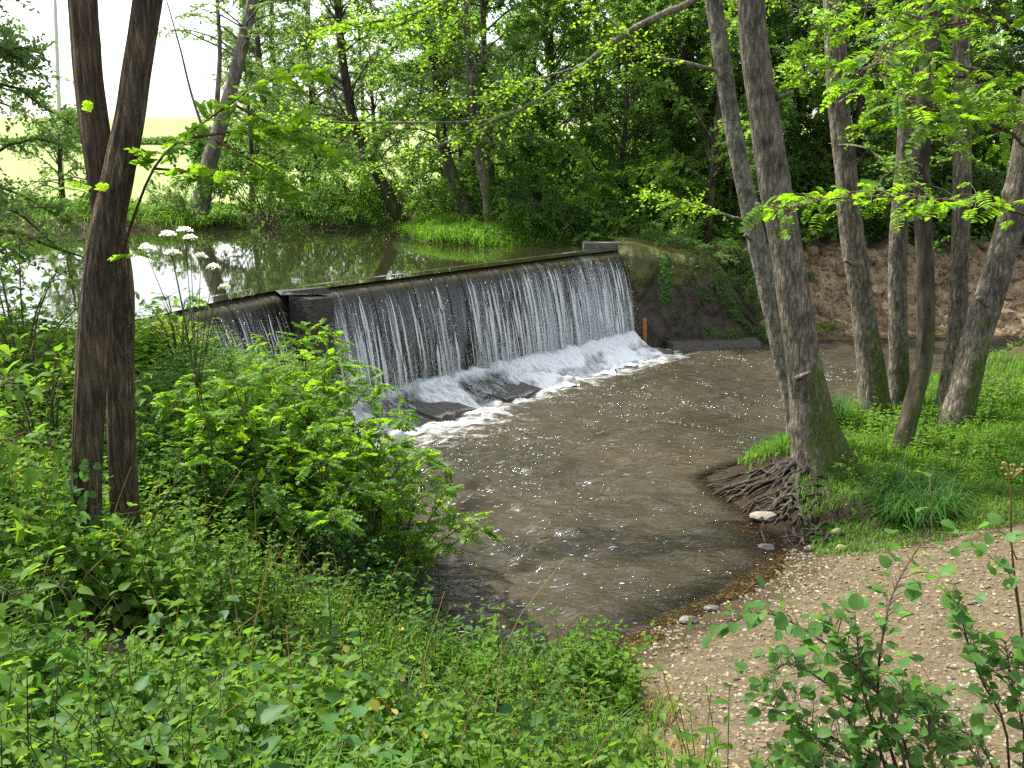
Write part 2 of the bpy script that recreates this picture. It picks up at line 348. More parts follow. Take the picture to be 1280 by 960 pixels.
# lower pool: murky water, clear where it is shallow, foam carried off the weir
m, N, L, out = newmat('pool_water')
tc = N('ShaderNodeTexCoord')
mp = N('ShaderNodeMapping'); mp.inputs['Rotation'].default_value = (0, 0, R(8)); mp.inputs['Scale'].default_value = (.75, 2.0, 1); L(tc.outputs['Object'], mp.inputs[0])
n1 = N('ShaderNodeTexNoise'); n1.inputs['Scale'].default_value = 3.4; n1.inputs['Detail'].default_value = 2; n1.inputs['Distortion'].default_value = .8; L(mp.outputs[0], n1.inputs[0])
n2 = N('ShaderNodeTexNoise'); n2.inputs['Scale'].default_value = 11; n2.inputs['Detail'].default_value = 1; L(mp.outputs[0], n2.inputs[0]); n2r = ramp(N, [(.56, (0, 0, 0)), (.78, (1, 1, 1))]); L(n2.outputs[0], n2r.inputs[0])
b1 = N('ShaderNodeBump'); b1.inputs['Strength'].default_value = 1; b1.inputs['Distance'].default_value = .062; L(n1.outputs[0], b1.inputs['Height'])
b2 = N('ShaderNodeBump'); b2.inputs['Strength'].default_value = 1; b2.inputs['Distance'].default_value = .036; L(n2r.outputs[0], b2.inputs['Height']); L(b1.outputs[0], b2.inputs['Normal'])
nc = N('ShaderNodeTexNoise'); nc.inputs['Scale'].default_value = .35; nc.inputs['Detail'].default_value = 3; L(tc.outputs['Object'], nc.inputs[0])
cr = ramp(N, [(.35, (.032, .0285, .0175)), (.65, (.052, .043, .026))]); L(nc.outputs[0], cr.inputs[0])
up_ = N('ShaderNodeCombineXYZ'); up_.inputs[2].default_value = 1.0
md = N('ShaderNodeBsdfDiffuse'); L(cr.outputs[0], md.inputs['Color']); L(up_.outputs[0], md.inputs['Normal'])
mg = N('ShaderNodeBsdfGlossy'); mg.inputs['Roughness'].default_value = .05; L(b2.outputs[0], mg.inputs['Normal'])
mfr = N('ShaderNodeFresnel'); mfr.inputs['IOR'].default_value = 1.42; L(b2.outputs[0], mfr.inputs['Normal'])
p = N('ShaderNodeMixShader'); L(mfr.outputs[0], p.inputs[0]); L(md.outputs[0], p.inputs[1]); L(mg.outputs[0], p.inputs[2])
tb = N('ShaderNodeBsdfTransparent'); tb.inputs[0].default_value = (.82, .70, .48, 1)
gs = N('ShaderNodeBsdfGlossy'); gs.inputs['Roughness'].default_value = .03; L(b2.outputs[0], gs.inputs['Normal'])
fr = N('ShaderNodeFresnel'); fr.inputs['IOR'].default_value = 1.333; L(b2.outputs[0], fr.inputs['Normal'])
cl = N('ShaderNodeMixShader'); L(fr.outputs[0], cl.inputs[0]); L(tb.outputs[0], cl.inputs[1]); L(gs.outputs[0], cl.inputs[2])
dp = N('ShaderNodeAttribute', attribute_name='depth')
dr = N('ShaderNodeMapRange'); dr.inputs['From Min'].default_value = .0; dr.inputs['From Max'].default_value = .34; L(dp.outputs['Fac'], dr.inputs['Value'])
mx = N('ShaderNodeMixShader'); L(dr.outputs[0], mx.inputs[0]); L(cl.outputs[0], mx.inputs[1]); L(p.outputs[0], mx.inputs[2])
fm = N('ShaderNodeAttribute', attribute_name='foam')
mpf = N('ShaderNodeMapping'); mpf.inputs['Rotation'].default_value = (0, 0, R(-49)); mpf.inputs['Scale'].default_value = (.8, 2.6, 1); L(tc.outputs['Object'], mpf.inputs[0])
nfm = N('ShaderNodeTexNoise'); nfm.inputs['Scale'].default_value = 3.6; nfm.inputs['Detail'].default_value = 8; nfm.inputs['Roughness'].default_value = .72; nfm.inputs['Distortion'].default_value = .8; L(mpf.outputs[0], nfm.inputs[0])
af = N('ShaderNodeMath', operation='ADD'); L(fm.outputs['Fac'], af.inputs[0]); L(nfm.outputs[0], af.inputs[1])
rf = ramp(N, [(.62, (0, 0, 0)), (.95, (.95, .95, .95))])
hf = N('ShaderNodeMath', operation='MULTIPLY'); L(af.outputs[0], hf.inputs[0]); hf.inputs[1].default_value = .8; L(hf.outputs[0], rf.inputs[0])
fd = N('ShaderNodeBsdfDiffuse'); fd.inputs[0].default_value = (.8, .82, .82, 1)
m2 = N('ShaderNodeMixShader'); L(rf.outputs[0], m2.inputs[0]); L(mx.outputs[0], m2.inputs[1]); L(fd.outputs[0], m2.inputs[2]); L(m2.outputs[0], out.inputs[0])

# upper pool: still and reflective
m, N, L, out = newmat('still_water')
tc = N('ShaderNodeTexCoord')
n1 = N('ShaderNodeTexNoise'); n1.inputs['Scale'].default_value = 2.2; n1.inputs['Detail'].default_value = 3; L(tc.outputs['Object'], n1.inputs[0])
b1 = N('ShaderNodeBump'); b1.inputs['Strength'].default_value = .2; b1.inputs['Distance'].default_value = .006; L(n1.outputs[0], b1.inputs['Height'])
p = N('ShaderNodeBsdfPrincipled'); p.inputs['Roughness'].default_value = .02; p.inputs['IOR'].default_value = 1.333; p.inputs['Base Color'].default_value = (.018, .019, .009, 1); L(b1.outputs[0], p.inputs['Normal']); L(p.outputs[0], out.inputs[0])

# falling sheet: glassy at the lip, breaking into white threads lower down (u = along the weir, v = metres fallen)
m, N, L, out = newmat('falling_water')
au = N('ShaderNodeAttribute', attribute_name='along'); av = N('ShaderNodeAttribute', attribute_name='fall')
cb = N('ShaderNodeCombineXYZ'); L(au.outputs['Fac'], cb.inputs[0]); L(av.outputs['Fac'], cb.inputs[1])
mp = N('ShaderNodeMapping'); mp.inputs['Scale'].default_value = (20, .8, 1); L(cb.outputs[0], mp.inputs[0])
n1 = N('ShaderNodeTexNoise'); n1.inputs['Scale'].default_value = 1; n1.inputs['Detail'].default_value = 5; n1.inputs['Roughness'].default_value = .6; L(mp.outputs[0], n1.inputs[0])
mp2 = N('ShaderNodeMapping'); mp2.inputs['Scale'].default_value = (26, 9, 1); L(cb.outputs[0], mp2.inputs[0])
n2 = N('ShaderNodeTexNoise'); n2.inputs['Scale'].default_value = 1; n2.inputs['Detail'].default_value = 4; L(mp2.outputs[0], n2.inputs[0])
mp3 = N('ShaderNodeMapping'); mp3.inputs['Scale'].default_value = (1.6, .25, 1); L(cb.outputs[0], mp3.inputs[0])
n3 = N('ShaderNodeTexNoise'); n3.inputs['Scale'].default_value = 1; n3.inputs['Detail'].default_value = 3; L(mp3.outputs[0], n3.inputs[0])
vr = N('ShaderNodeMapRange'); vr.inputs['From Min'].default_value = .1; vr.inputs['From Max'].default_value = 2.1; vr.inputs['To Min'].default_value = -.44; vr.inputs['To Max'].default_value = -.08; L(av.outputs['Fac'], vr.inputs['Value'])
s1 = N('ShaderNodeMath', operation='MULTIPLY_ADD'); L(n3.outputs[0], s1.inputs[0]); s1.inputs[1].default_value = .35; ade = N('ShaderNodeAttribute', attribute_name='dens'); sde = N('ShaderNodeMath', operation='MULTIPLY_ADD'); L(ade.outputs['Fac'], sde.inputs[0]); sde.inputs[1].default_value = .62; L(vr.outputs[0], sde.inputs[2]); L(sde.outputs[0], s1.inputs[2])
s2 = N('ShaderNodeMath', operation='ADD'); L(n1.outputs[0], s2.inputs[0]); L(s1.outputs[0], s2.inputs[1])
vr2 = N('ShaderNodeMapRange'); vr2.inputs['From Min'].default_value = .5; vr2.inputs['From Max'].default_value = 1.6; vr2.inputs['To Max'].default_value = .35; L(av.outputs['Fac'], vr2.inputs['Value'])
n2c = N('ShaderNodeMath', operation='SUBTRACT'); L(n2.outputs[0], n2c.inputs[0]); n2c.inputs[1].default_value = .5
s3 = N('ShaderNodeMath', operation='MULTIPLY_ADD'); L(n2c.outputs[0], s3.inputs[0]); L(vr2.outputs[0], s3.inputs[1]); L(s2.outputs[0], s3.inputs[2])
rr = ramp(N, [(.70, (0, 0, 0)), (.92, (.95, .95, .95))]); L(s3.outputs[0], rr.inputs[0])
df = N('ShaderNodeBsdfDiffuse'); df.inputs[0].default_value = (.72, .76, .78, 1); tl = N('ShaderNodeBsdfTranslucent'); tl.inputs[0].default_value = (.72, .76, .78, 1)
wm = N('ShaderNodeMixShader'); wm.inputs[0].default_value = .5; L(df.outputs[0], wm.inputs[1]); L(tl.outputs[0], wm.inputs[2])
bu = N('ShaderNodeBump'); bu.inputs['Strength'].default_value = .6; bu.inputs['Distance'].default_value = .03; L(n1.outputs[0], bu.inputs['Height'])
gs = N('ShaderNodeBsdfGlossy'); gs.inputs['Roughness'].default_value = .12; L(bu.outputs[0], gs.inputs['Normal'])
tb = N('ShaderNodeBsdfTransparent'); tb.inputs[0].default_value = (.82, .86, .84, 1)
gm = N('ShaderNodeMixShader'); gm.inputs[0].default_value = .07; L(tb.outputs[0], gm.inputs[1]); L(gs.outputs[0], gm.inputs[2])
lp = N('ShaderNodeBsdfPrincipled'); lp.inputs['Base Color'].default_value = (.07, .063, .03, 1); lp.inputs['Roughness'].default_value = .05; lp.inputs['IOR'].default_value = 1.333
lr = N('ShaderNodeMapRange'); lr.inputs['From Min'].default_value = .03; lr.inputs['From Max'].default_value = .3; lr.inputs['To Min'].default_value = .85; lr.inputs['To Max'].default_value = 0; L(av.outputs['Fac'], lr.inputs['Value'])
lx = N('ShaderNodeMixShader'); L(lr.outputs[0], lx.inputs[0]); L(gm.outputs[0], lx.inputs[1]); L(lp.outputs[0], lx.inputs[2])
mx = N('ShaderNodeMixShader'); L(rr.outputs[0], mx.inputs[0]); L(lx.outputs[0], mx.inputs[1]); L(wm.outputs[0], mx.inputs[2]); L(mx.outputs[0], out.inputs[0])

# white water
m, N, L, out = newmat('white_water')
df = N('ShaderNodeBsdfDiffuse'); df.inputs[0].default_value = (.82, .85, .86, 1); tl = N('ShaderNodeBsdfTranslucent'); tl.inputs[0].default_value = (.82, .85, .86, 1)
wm = N('ShaderNodeMixShader'); wm.inputs[0].default_value = .4; L(df.outputs[0], wm.inputs[1]); L(tl.outputs[0], wm.inputs[2])
gs = N('ShaderNodeBsdfGlossy'); gs.inputs['Roughness'].default_value = .2
gm = N('ShaderNodeMixShader'); gm.inputs[0].default_value = .12; L(wm.outputs[0], gm.inputs[1]); L(gs.outputs[0], gm.inputs[2]); L(gm.outputs[0], out.inputs[0])

# thin water running down the apron: foam streaks over clear film
m, N, L, out = newmat('apron_water')
au = N('ShaderNodeAttribute', attribute_name='along'); av = N('ShaderNodeAttribute', attribute_name='fall'); fo = N('ShaderNodeAttribute', attribute_name='foam')
cb = N('ShaderNodeCombineXYZ'); L(au.outputs['Fac'], cb.inputs[0]); L(av.outputs['Fac'], cb.inputs[1])
mp = N('ShaderNodeMapping'); mp.inputs['Scale'].default_value = (9, 4.2, 1); mp.inputs['Rotation'].default_value = (0, 0, R(10)); L(cb.outputs[0], mp.inputs[0])
n1 = N('ShaderNodeTexNoise'); n1.inputs['Scale'].default_value = 1; n1.inputs['Detail'].default_value = 7; n1.inputs['Roughness'].default_value = .68; n1.inputs['Distortion'].default_value = .5; L(mp.outputs[0], n1.inputs[0])
s = N('ShaderNodeMath', operation='ADD'); L(n1.outputs[0], s.inputs[0]); L(fo.outputs['Fac'], s.inputs[1])
rr = ramp(N, [(.5, (0, 0, 0)), (.95, (.95, .95, .95))]); L(s.outputs[0], rr.inputs[0])
df = N('ShaderNodeBsdfDiffuse'); df.inputs[0].default_value = (.82, .85, .86, 1)
bu = N('ShaderNodeBump'); bu.inputs['Strength'].default_value = .8; bu.inputs['Distance'].default_value = .03; L(n1.outputs[0], bu.inputs['Height']); L(bu.outputs[0], df.inputs['Normal'])
gs = N('ShaderNodeBsdfGlossy'); gs.inputs['Roughness'].default_value = .1; L(bu.outputs[0], gs.inputs['Normal'])
tb = N('ShaderNodeBsdfTransparent'); tb.inputs[0].default_value = (.8, .8, .78, 1)
gm = N('ShaderNodeMixShader'); gm.inputs[0].default_value = .14; L(tb.outputs[0], gm.inputs[1]); L(gs.outputs[0], gm.inputs[2])
mx = N('ShaderNodeMixShader'); L(rr.outputs[0], mx.inputs[0]); L(gm.outputs[0], mx.inputs[1]); L(df.outputs[0], mx.inputs[2]); L(mx.outputs[0], out.inputs[0])

# ------------------------------------------------------------ the lie of the land
ZU = 2.55                                            # level of the upper pool; the lower pool lies at 0
CREST = np.array([(-6.3, 13.4), (-5.63, 14.87), (-4.9, 16.9), (-4.3, 18.15), (-3.62, 18.35), (2.75, 26.0)])
LOW = np.array([(-5.2, 14.7), (-4.0, 18.0), (3.2, 26.2), (6.5, 26.7), (10, 27.2), (14.3, 27.7), (24, 29), (40, 33), (40, 29), (24, 25.5), (16, 24.2), (12.4, 23.4), (9.7, 21.4), (7.6, 19.6), (5.6, 17.6),
                (4.6, 16.4), (3.7, 15.7), (3.1, 15.1), (3.2, 14.2), (3.5, 13.2), (3.75, 12.5), (3.6, 11.6), (2.9, 10.7), (1.95, 9.95), (1.1, 9.15), (0.3, 8.75), (-.5, 8.9), (-.85, 9.6), (-1.0, 10.6), (-1.2, 11.8), (-1.9, 13.5), (-2.7, 14.6), (-3.8, 14.6)])
UP = np.array([(-6.6, 13.0), (-5.63, 14.87), (-4.9, 16.9), (-4.3, 18.15), (-3.62, 18.35), (2.75, 26.0), (2.6, 27.0), (2.0, 27.9), (.4, 27.3), (-.85, 26.9), (-2.4, 28.1), (-3.2, 30.5), (-3.2, 34.4),
               (-6.5, 34.0), (-10.4, 32.9), (-16, 31.9), (-30, 30), (-48, 27), (-48, 20), (-20, 15.5), (-10, 13.3)])
def sdist(px, py, poly):
    px, py = np.asarray(px, float), np.asarray(py, float)
    d = np.full(px.shape, 1e9); ins = np.zeros(px.shape, bool); n = len(poly)
    for k in range(n):
        ax, ay = poly[k]; bx, by = poly[(k + 1) % n]; ex, ey = bx - ax, by - ay
        t = np.clip(((px - ax) * ex + (py - ay) * ey) / (ex * ex + ey * ey), 0, 1)
        d = np.minimum(d, np.hypot(px - ax - t * ex, py - ay - t * ey))
        c = ((ay > py) != (by > py)) & (px < ex * (py - ay) / (ey if ey else 1e-9) + ax)
        ins ^= c
    return np.where(ins, -d, d)
CP = np.array([(0, 0, 3.3), (-3, 3, 2.9), (-8, 0, 3.6), (-12, 5, 3.5), (3, 2.5, 2.0), (8, 2, 2.0), (0, 4, 1.9), (-1.2, 6, 1.35), (-3.1, 7, 2.1), (-6, 8, 2.6), (-10, 10, 2.9), (-7, 12, 2.75), (-4.6, 12.6, 2.2), (-3.2, 11, 1.5), (-1.8, 9.5, .9),
               (-.4, 7.7, .7), (.8, 6.7, .6), (2, 6.5, .55), (3.6, 6.2, .75), (2.5, 8.6, .35), (4.2, 8.6, .42), (4.6, 11.4, .34), (4.6, 13.5, .42), (4.5, 14.6, .42), (7, 17, .5), (6, 14.6, .55), (6.5, 12, .6), (9, 14, .9), (15, 15, 1.5), (10, 8, 1.2), (10, 19.5, .7), (15, 21, 1.0), (25, 20, 2),
               (5.2, 29, 2.7), (8, 29.4, 1.9), (11, 30, 1.9), (14, 30.8, 2.0), (20, 32, 2.3), (9, 33, 2.7), (16, 35, 2.8), (0, 29.5, 2.85), (3.5, 27.4, 2.75), (-1, 34, 2.95), (-3.8, 36.5, 3), (-10, 36, 3), (-20, 35, 3), (-40, 34, 3), (-18, 52, 3), (0, 60, 3.2), (20, 45, 3.3), (45, 60, 4), (60, 20, 3.5),
               (-50, 60, 3), (-60, 10, 3.4), (0, -40, 3.6), (50, -30, 3), (-60, -40, 3.6), (0, 120, 3), (-80, 120, 3), (90, 120, 5)], float)
_A = np.hypot(CP[:, None, 0] - CP[None, :, 0], CP[:, None, 1] - CP[None, :, 1])
_W = np.linalg.solve(np.block([[_A, np.ones((len(CP), 1))], [np.ones((1, len(CP))), np.zeros((1, 1))]]), np.append(CP[:, 2], 0))
def ground(x, y, rough=True):
    x, y = np.asarray(x, float), np.asarray(y, float); sh = x.shape; x, y = x.ravel(), y.ravel()
    cx, cy = np.clip(x, -100, 100), np.clip(y, -60, 130)
    z = np.hypot(cx[:, None] - CP[None, :, 0], cy[:, None] - CP[None, :, 1]) @ _W[:-1] + _W[-1]
    if rough: z = z + (fbm(x * .9, y * .9) - .5) * .18 + (fbm(x * 3.1 + 9, y * 3.1) - .5) * .06
    z = z + sstep(150, 480, y) * 15 + (fbm(x * .012, y * .012) - .5) * 14 * sstep(150, 400, y)
    e = sstep(25.5, 27, y) * sstep(33, 31, y) * sstep(6, 8, x)
    if rough: z = z + e * ((fbm(x * 1.7, y * 1.7, 5.) - .5) * 1.0 + (fbm(x * 5, y * 5, 3.) - .5) * .34)
    su = sdist(x, y, UP)
    z = np.where(su < 0, ZU - 1.4 * sstep(0, 1.2, -su), ZU + .02 + (z - ZU - .02) * sstep(-.1, 1.0, su))
    sl = sdist(x, y, LOW)
    wl = np.where((x > .3) & (y < 12.8) & (x < 9), 2.6, np.where(y > 25.5, 4.2, np.where(x < .3, 1.1, .9)))
    wl = np.where((x < -2.4), .5, wl)
    wi = np.where((x > .8) & (y < 13.2), 2.4, .9)
    zo = .01 + (z - .01) * sstep(-.05, 1, sl / wl)
    z = np.where(sl < 0, .01 - .95 * sstep(0, 1, -sl / wi), np.where(sl < wl, np.where(su < 0, z * sstep(0, .4, sl), zo), z))
    return z.reshape(sh)
def gz(x, y): return float(ground(np.array([x]), np.array([y]))[0])

def lines(parts):
    return np.unique(np.concatenate([np.arange(a, b, s) for a, b, s in parts]))
gx = lines([(-900, -100, 50), (-100, -30, 5), (-30, -9, .7), (-9, 17, .13), (17, 45, .8), (45, 120, 5), (120, 951, 50)])
gy = lines([(-100, -10, 10), (-10, 2, 1), (2, 31, .13), (31, 48, .5), (48, 150, 4), (150, 1251, 25)])
X, Y = np.meshgrid(gx, gy); Z = ground(X, Y)
V = np.stack([X, Y, Z], -1).reshape(-1, 3); nx, ny = len(gx), len(gy)
i = (np.arange(ny - 1)[:, None] * nx + np.arange(nx - 1)[None, :]).ravel()
mb = MB(); mb.add(V, np.stack([i, i + 1, i + nx + 1, i + nx], -1)); me = mb.mesh('ground')
x, y, z = V.T; sl = sdist(x, y, LOW)
edge = .9 + (fbm(x * 1.3, y * 1.3) - .5) * .5
gravel = sstep(edge - .25, edge + .25, x) * sstep(12.05, 11.75, y + (x - 4) * .16 + (fbm(x * 2.2, y * 2.2) - .5) * .5) * sstep(11, 8, x)
gravel = np.maximum(gravel, sstep(.1, -.6, sl) * .8)
earth = sstep(25.8, 26.6, y) * sstep(31.5 + (x - 8) * .12, 30 + (x - 8) * .12, y) * sstep(6.2, 7.2, x)
field = np.maximum(sstep(37, 40, y) * sstep(.0, -.06, x / np.maximum(y, 1)), sstep(60, 70, y)) * sstep(3, 8, np.abs(sdist(x, y, UP)))
wet = np.maximum(sstep(.45, .0, sl), 0) * sstep(.16, .0, z) * (y < 29)
wet = np.maximum(wet, sstep(4.5, 4.1, x) * (x > 2.8) * sstep(12.1, 12.4, y) * (y < 15.4))
for nm, vv in (('gravel', gravel), ('earth', earth), ('field', field), ('wet', wet)): attr(me, nm, vv)
tag(link('ground', me, 'ground'), kind='structure')

# upper pool
mb = MB(); P = np.array([(a, b, ZU) for a, b in UP]); c0 = P.mean(0)
me = bpy.data.meshes.new('upper_pool'); me.from_pydata([tuple(p) for p in P], [], [tuple(range(len(P)))]); me.update()
tag(link('upper_pool_water', me, 'still_water'), kind='structure')
# lower pool, rippled
hx, hy = lines([(-6, 9, .055), (9, 40, .25)]), lines([(8.2, 29, .055), (29, 33.6, .25)])
X, Y = np.meshgrid(hx, hy); sl = sdist(X, Y, LOW)
S_, N_ = (X + 3.62) * .654 + (Y - 18.35) * .756, (X + 3.62) * .756 - (Y - 18.35) * .654      # along the weir, out from it
rp = sstep(14, 2, N_) * .8 + .2 + .5 * np.exp(-(((X + .1) / 1.9)**2 + ((Y - 11.6) / 2.4)**2))
wv = np.zeros_like(X); rw = np.random.default_rng(3)
for k in range(64):
    lam = .2 + .8 * rw.uniform()**1.4; a = rw.uniform(0, 6.28) if k % 4 == 0 else R(-84) + rw.normal() * .38; ph = rw.uniform(0, 6.28)
    wx = X + .12 * fbm(X * .8 + k * 3.3, Y * .8 + k * 1.7); wv += .0105 * lam * np.sin((wx * math.cos(a) + Y * math.sin(a)) * 6.283 / lam + ph)
wv *= 1.35 * rp * (.45 + 1.0 * fbm(X * .6 + .3 * Y, Y * .6 - .3 * X)) * sstep(.1, -.8, sl)
near = np.exp(-np.clip(N_ - 1.0, 0, 9) / .8) * (N_ > 0)
wv += near * (fbm(X * 3, Y * 3) - .5) * .12
V = np.stack([X, Y, wv], -1).reshape(-1, 3); nx, ny = len(hx), len(hy)
keep = (sl < .7).ravel(); i = (np.arange(ny - 1)[:, None] * nx + np.arange(nx - 1)[None, :]).ravel()
Q = np.stack([i, i + 1, i + nx + 1, i + nx], -1); Q = Q[keep[Q].all(1)]
used = np.unique(Q); remap = np.zeros(len(V), int); remap[used] = np.arange(len(used))
mb = MB(); mb.add(V[used], remap[Q]); me = mb.mesh('lower_pool')
dep = -ground(X.ravel()[used], Y.ravel()[used])
uX, uY, uS, uN = X.ravel()[used], Y.ravel()[used], S_.ravel()[used], N_.ravel()[used]
foam = .72 * np.exp(-np.clip(uN - 1.05, 0, 20) / np.where(uS < 3, 1.9, 1.0)) * sstep(11.2, 10, uS) * (uS > -4)
foam += .13 * np.exp(-np.clip(uN - 1, 0, 20) / 4) + .16 * sstep(26, 26.8, uY) * (uX > 3.5) * (uX < 8)
attr(me, 'depth', dep); attr(me, 'foam', foam - .12)
tag(link('lower_pool_water', me, 'pool_water'), kind='structure')

# ------------------------------------------------------------ the weir
weir = thing('weir', 'dark stone weir with water pouring over it in a white curtain', 'weir', (-.3, 22.2, 0))
def crest_at(s, poly):
    seg = np.linalg.norm(np.diff(poly, axis=0), axis=1); cs = np.concatenate([[0], np.cumsum(seg)])
    s = np.asarray(s, float); k = np.clip(np.searchsorted(cs, s, 'right') - 1, 0, len(seg) - 1)
    t = (s - cs[k]) / seg[k]; p = poly[k] + (poly[k + 1] - poly[k]) * t[:, None]
    return p, cs[-1]
def normals(poly, s):
    e = 1e-2; L_ = crest_at(np.array([0.]), poly)[1]
    a = crest_at(np.clip(s - .25, 0, L_), poly)[0]; b = crest_at(np.clip(s + .25, 0, L_), poly)[0]
    d = unit(b - a); return np.stack([d[:, 1], -d[:, 0]], -1)
CL, CR = CREST[:4], CREST[4:]
def weir_wall(poly, name):
    L_ = crest_at(np.array([0.]), poly)[1]; s = np.linspace(0, L_, int(L_ / .12)); p = crest_at(s, poly)[0]; n = normals(poly, s)
    prof = [(-.7, -.6), (-.7, 2.36), (-.3, 2.47), (-.05, 2.5)] + [(.02 + .1 * k / 18, 2.44 - 3.0 * k / 18) for k in range(19)]
    mb = MB(); Vv = []
    for o, zz in prof:
        j = (fbm(s * 2.2, zz * 2.6) - .5) * .16 + (np.floor(noise(s * 1.7 + 50 * round(zz * 2.6), round(zz * 2.6) * 7.) * 4) / 4 - .5) * .06
        o2 = o + (j if o > 0 else 0)
        Vv.append(np.column_stack([p + n * np.broadcast_to(o2, s.shape)[:, None], np.full(len(s), zz)]))
    Vv = np.array(Vv); m_, k_ = Vv.shape[:2]
    i = (np.arange(m_ - 1)[:, None] * k_ + np.arange(k_ - 1)[None, :]).ravel()
    mb.add(Vv.reshape(-1, 3), np.stack([i, i + 1, i + k_ + 1, i + k_], -1))
    return part(name, mb, 'weir_stone', weir)
weir_wall(CL, 'wall'); weir_wall(CR, 'wall')
# pier between the two spans, with its cap slab
pm = MB(); d = np.array([.654, .756]); pc = np.array([-3.9, 18.1])
def obox(mb, c, ax, hx_, hy_, z0, z1, jit=.0, top=None):
    a = np.array([*ax, 0.]); b = np.array([a[1], -a[0], 0]); c = np.array([c[0], c[1], 0.])
    Vv = []
    for zz in (z0, z1):
        for sx, sy in ((-1, -1), (1, -1), (1, 1), (-1, 1)):
            Vv.append(c + a * sx * hx_ + b * sy * hy_ + np.array([0, 0, zz]) + rng.normal(size=3) * jit)
    mb.add(Vv, [[0, 3, 2, 1], [4, 5, 6, 7], [0, 1, 5, 4], [1, 2, 6, 5], [2, 3, 7, 6], [3, 0, 4, 7]])
for k in range(6): obox(pm, pc + np.array([.34, -.26]) + rng.normal(size=2) * .02, d, .26, .3, -.5 + k * .5, .0 + k * .5 - .012, .02)
part('pier', pm, 'weir_stone', weir, False)
cm = MB(); obox(cm, pc + np.array([.15, -.12]), unit([.9, .43]), .42, .22, 2.53, 2.60, .03); part('cap_slab', cm, 'weir_stone', weir, False)
# apron slabs below the falls: (start, end, inner, outer, tilt)
for (s0, s1, n0, n1, z0, z1) in [(-1.2, .25, .3, 1.85, .30, -.12), (.32, 1.3, .3, 1.75, .31, .04), (1.34, 2.4, .3, 1.7, .32, .11), (2.5, 3.3, .3, 1.35, .33, .04), (3.36, 4.6, .3, 1.6, .34, .08), (4.66, 6.1, .3, 1.2, .4, .02), (6.16, 7.7, .3, 1.2, .4, .0), (7.76, 9.1, .3, 1.2, .4, .0), (9.15, 9.75, .3, 1.1, .4, .02)]:
    mb = MB(); ns, nn = 14, 9; ss = np.linspace(s0, s1, ns); tt = np.linspace(0, 1, nn)
    SS, TT = np.meshgrid(ss, tt); edge_n = n0 + (n1 - n0) * TT + (TT > .7) * (fbm(SS * 3, TT * 0 + s0) - .5) * .5
    SS = SS + (fbm(SS * 0 + s0 * 3, TT * 4.) - .5) * .45 * np.abs((SS - s0) / (s1 - s0) * 2 - 1); ZZ = z0 + (z1 - z0) * TT + (fbm(SS * 3, edge_n * 3) - .5) * .07 + (np.floor(fbm(SS * 2 + 5, edge_n * 1.4) * 7) / 7 - .5) * .06
    PX, PY = -3.62 + .654 * SS + .756 * edge_n, 18.35 + .756 * SS - .654 * edge_n
    top = np.stack([PX, PY, ZZ], -1).reshape(-1, 3); bot = top - [0, 0, .45]
    i = (np.arange(nn - 1)[:, None] * ns + np.arange(ns - 1)[None, :]).ravel(); q = np.stack([i, i + 1, i + ns + 1, i + ns], -1); k = ns * nn
    rim = np.concatenate([np.arange(ns), np.arange(1, nn) * ns + ns - 1, (nn - 1) * ns + np.arange(ns - 2, -1, -1), np.arange(nn - 2, 0, -1) * ns])
    r2 = np.roll(rim, -1)
    mb.add(np.concatenate([top, bot]), q, np.stack([r2, rim, rim + k, r2 + k], -1))
    part('apron_slab', mb, 'slab_stone', weir, False)

# falling sheets
def dens_at(s, left):
    d = np.interp(s, [0, .7, 1.1, 1.6, 2.0, 2.5, 2.9, 3.4, 3.9, 4.6, 5.3, 6.2, 7.2, 8.2, 9.2, 10], [.62, .6, .22, .42, .2, .12, .38, .2, .5, .62, .42, .7, .55, .75, .6, .45]) if not left else .5 + 0 * s
    return np.clip(d + (fbm(s * 2.6 + 3, s * 0) - .5) * .5, .04, 1)
G9 = 9.81
def fall_curve(v0, drop): t = np.sqrt(2 * np.maximum(drop, 0) / G9); return v0 * t
def sheet(poly, zend, v0, name, s0=0., s1=None):
    L_ = crest_at(np.array([0.]), poly)[1]; s1 = L_ if s1 is None else s1
    s = np.linspace(s0, s1, int((s1 - s0) / .035)); p = crest_at(s, poly)[0]; n = normals(poly, s)
    lip = np.array([(-.55, 0.), (-.3, .012), (-.15, .03), (-.04, .06)])
    dr = np.linspace(.0, 1, 26)**1.2 * (ZU - .09 - zend)
    Vv, A, B_ = [], [], []
    for o, dz in lip: Vv.append(np.column_stack([p + n * o, np.full(len(s), ZU + .004 - dz)])); B_.append(np.full(len(s), 0.)); A.append(s)
    for q in dr:
        o = fall_curve(v0, q) + .02 + (fbm(s * 5., q * .4) - .5) * (.05 + .10 * min(q, 1.5)) + (noise(s * 17, q * .6) - .5) * .05
        Vv.append(np.column_stack([p + n * o[:, None], np.full(len(s), ZU - .085 - q)])); B_.append(np.full(len(s), q + .02)); A.append(s)
    Vv = np.array(Vv); m_, k_ = Vv.shape[:2]; i = (np.arange(m_ - 1)[:, None] * k_ + np.arange(k_ - 1)[None, :]).ravel()
    mb = MB(); mb.add(Vv.reshape(-1, 3), np.stack([i, i + 1, i + k_ + 1, i + k_], -1))
    o = part(name, mb, 'falling_water', weir)
    attr(o.data, 'along', np.concatenate(A) + 40 * (poly is CL)); attr(o.data, 'fall', np.concatenate(B_)); attr(o.data, 'dens', dens_at(np.concatenate(A), poly is CL)); o['kind'] = 'stuff'
sheet(CR, .4, .85, 'falling_water'); sheet(CL, .35, 1.0, 'falling_water')
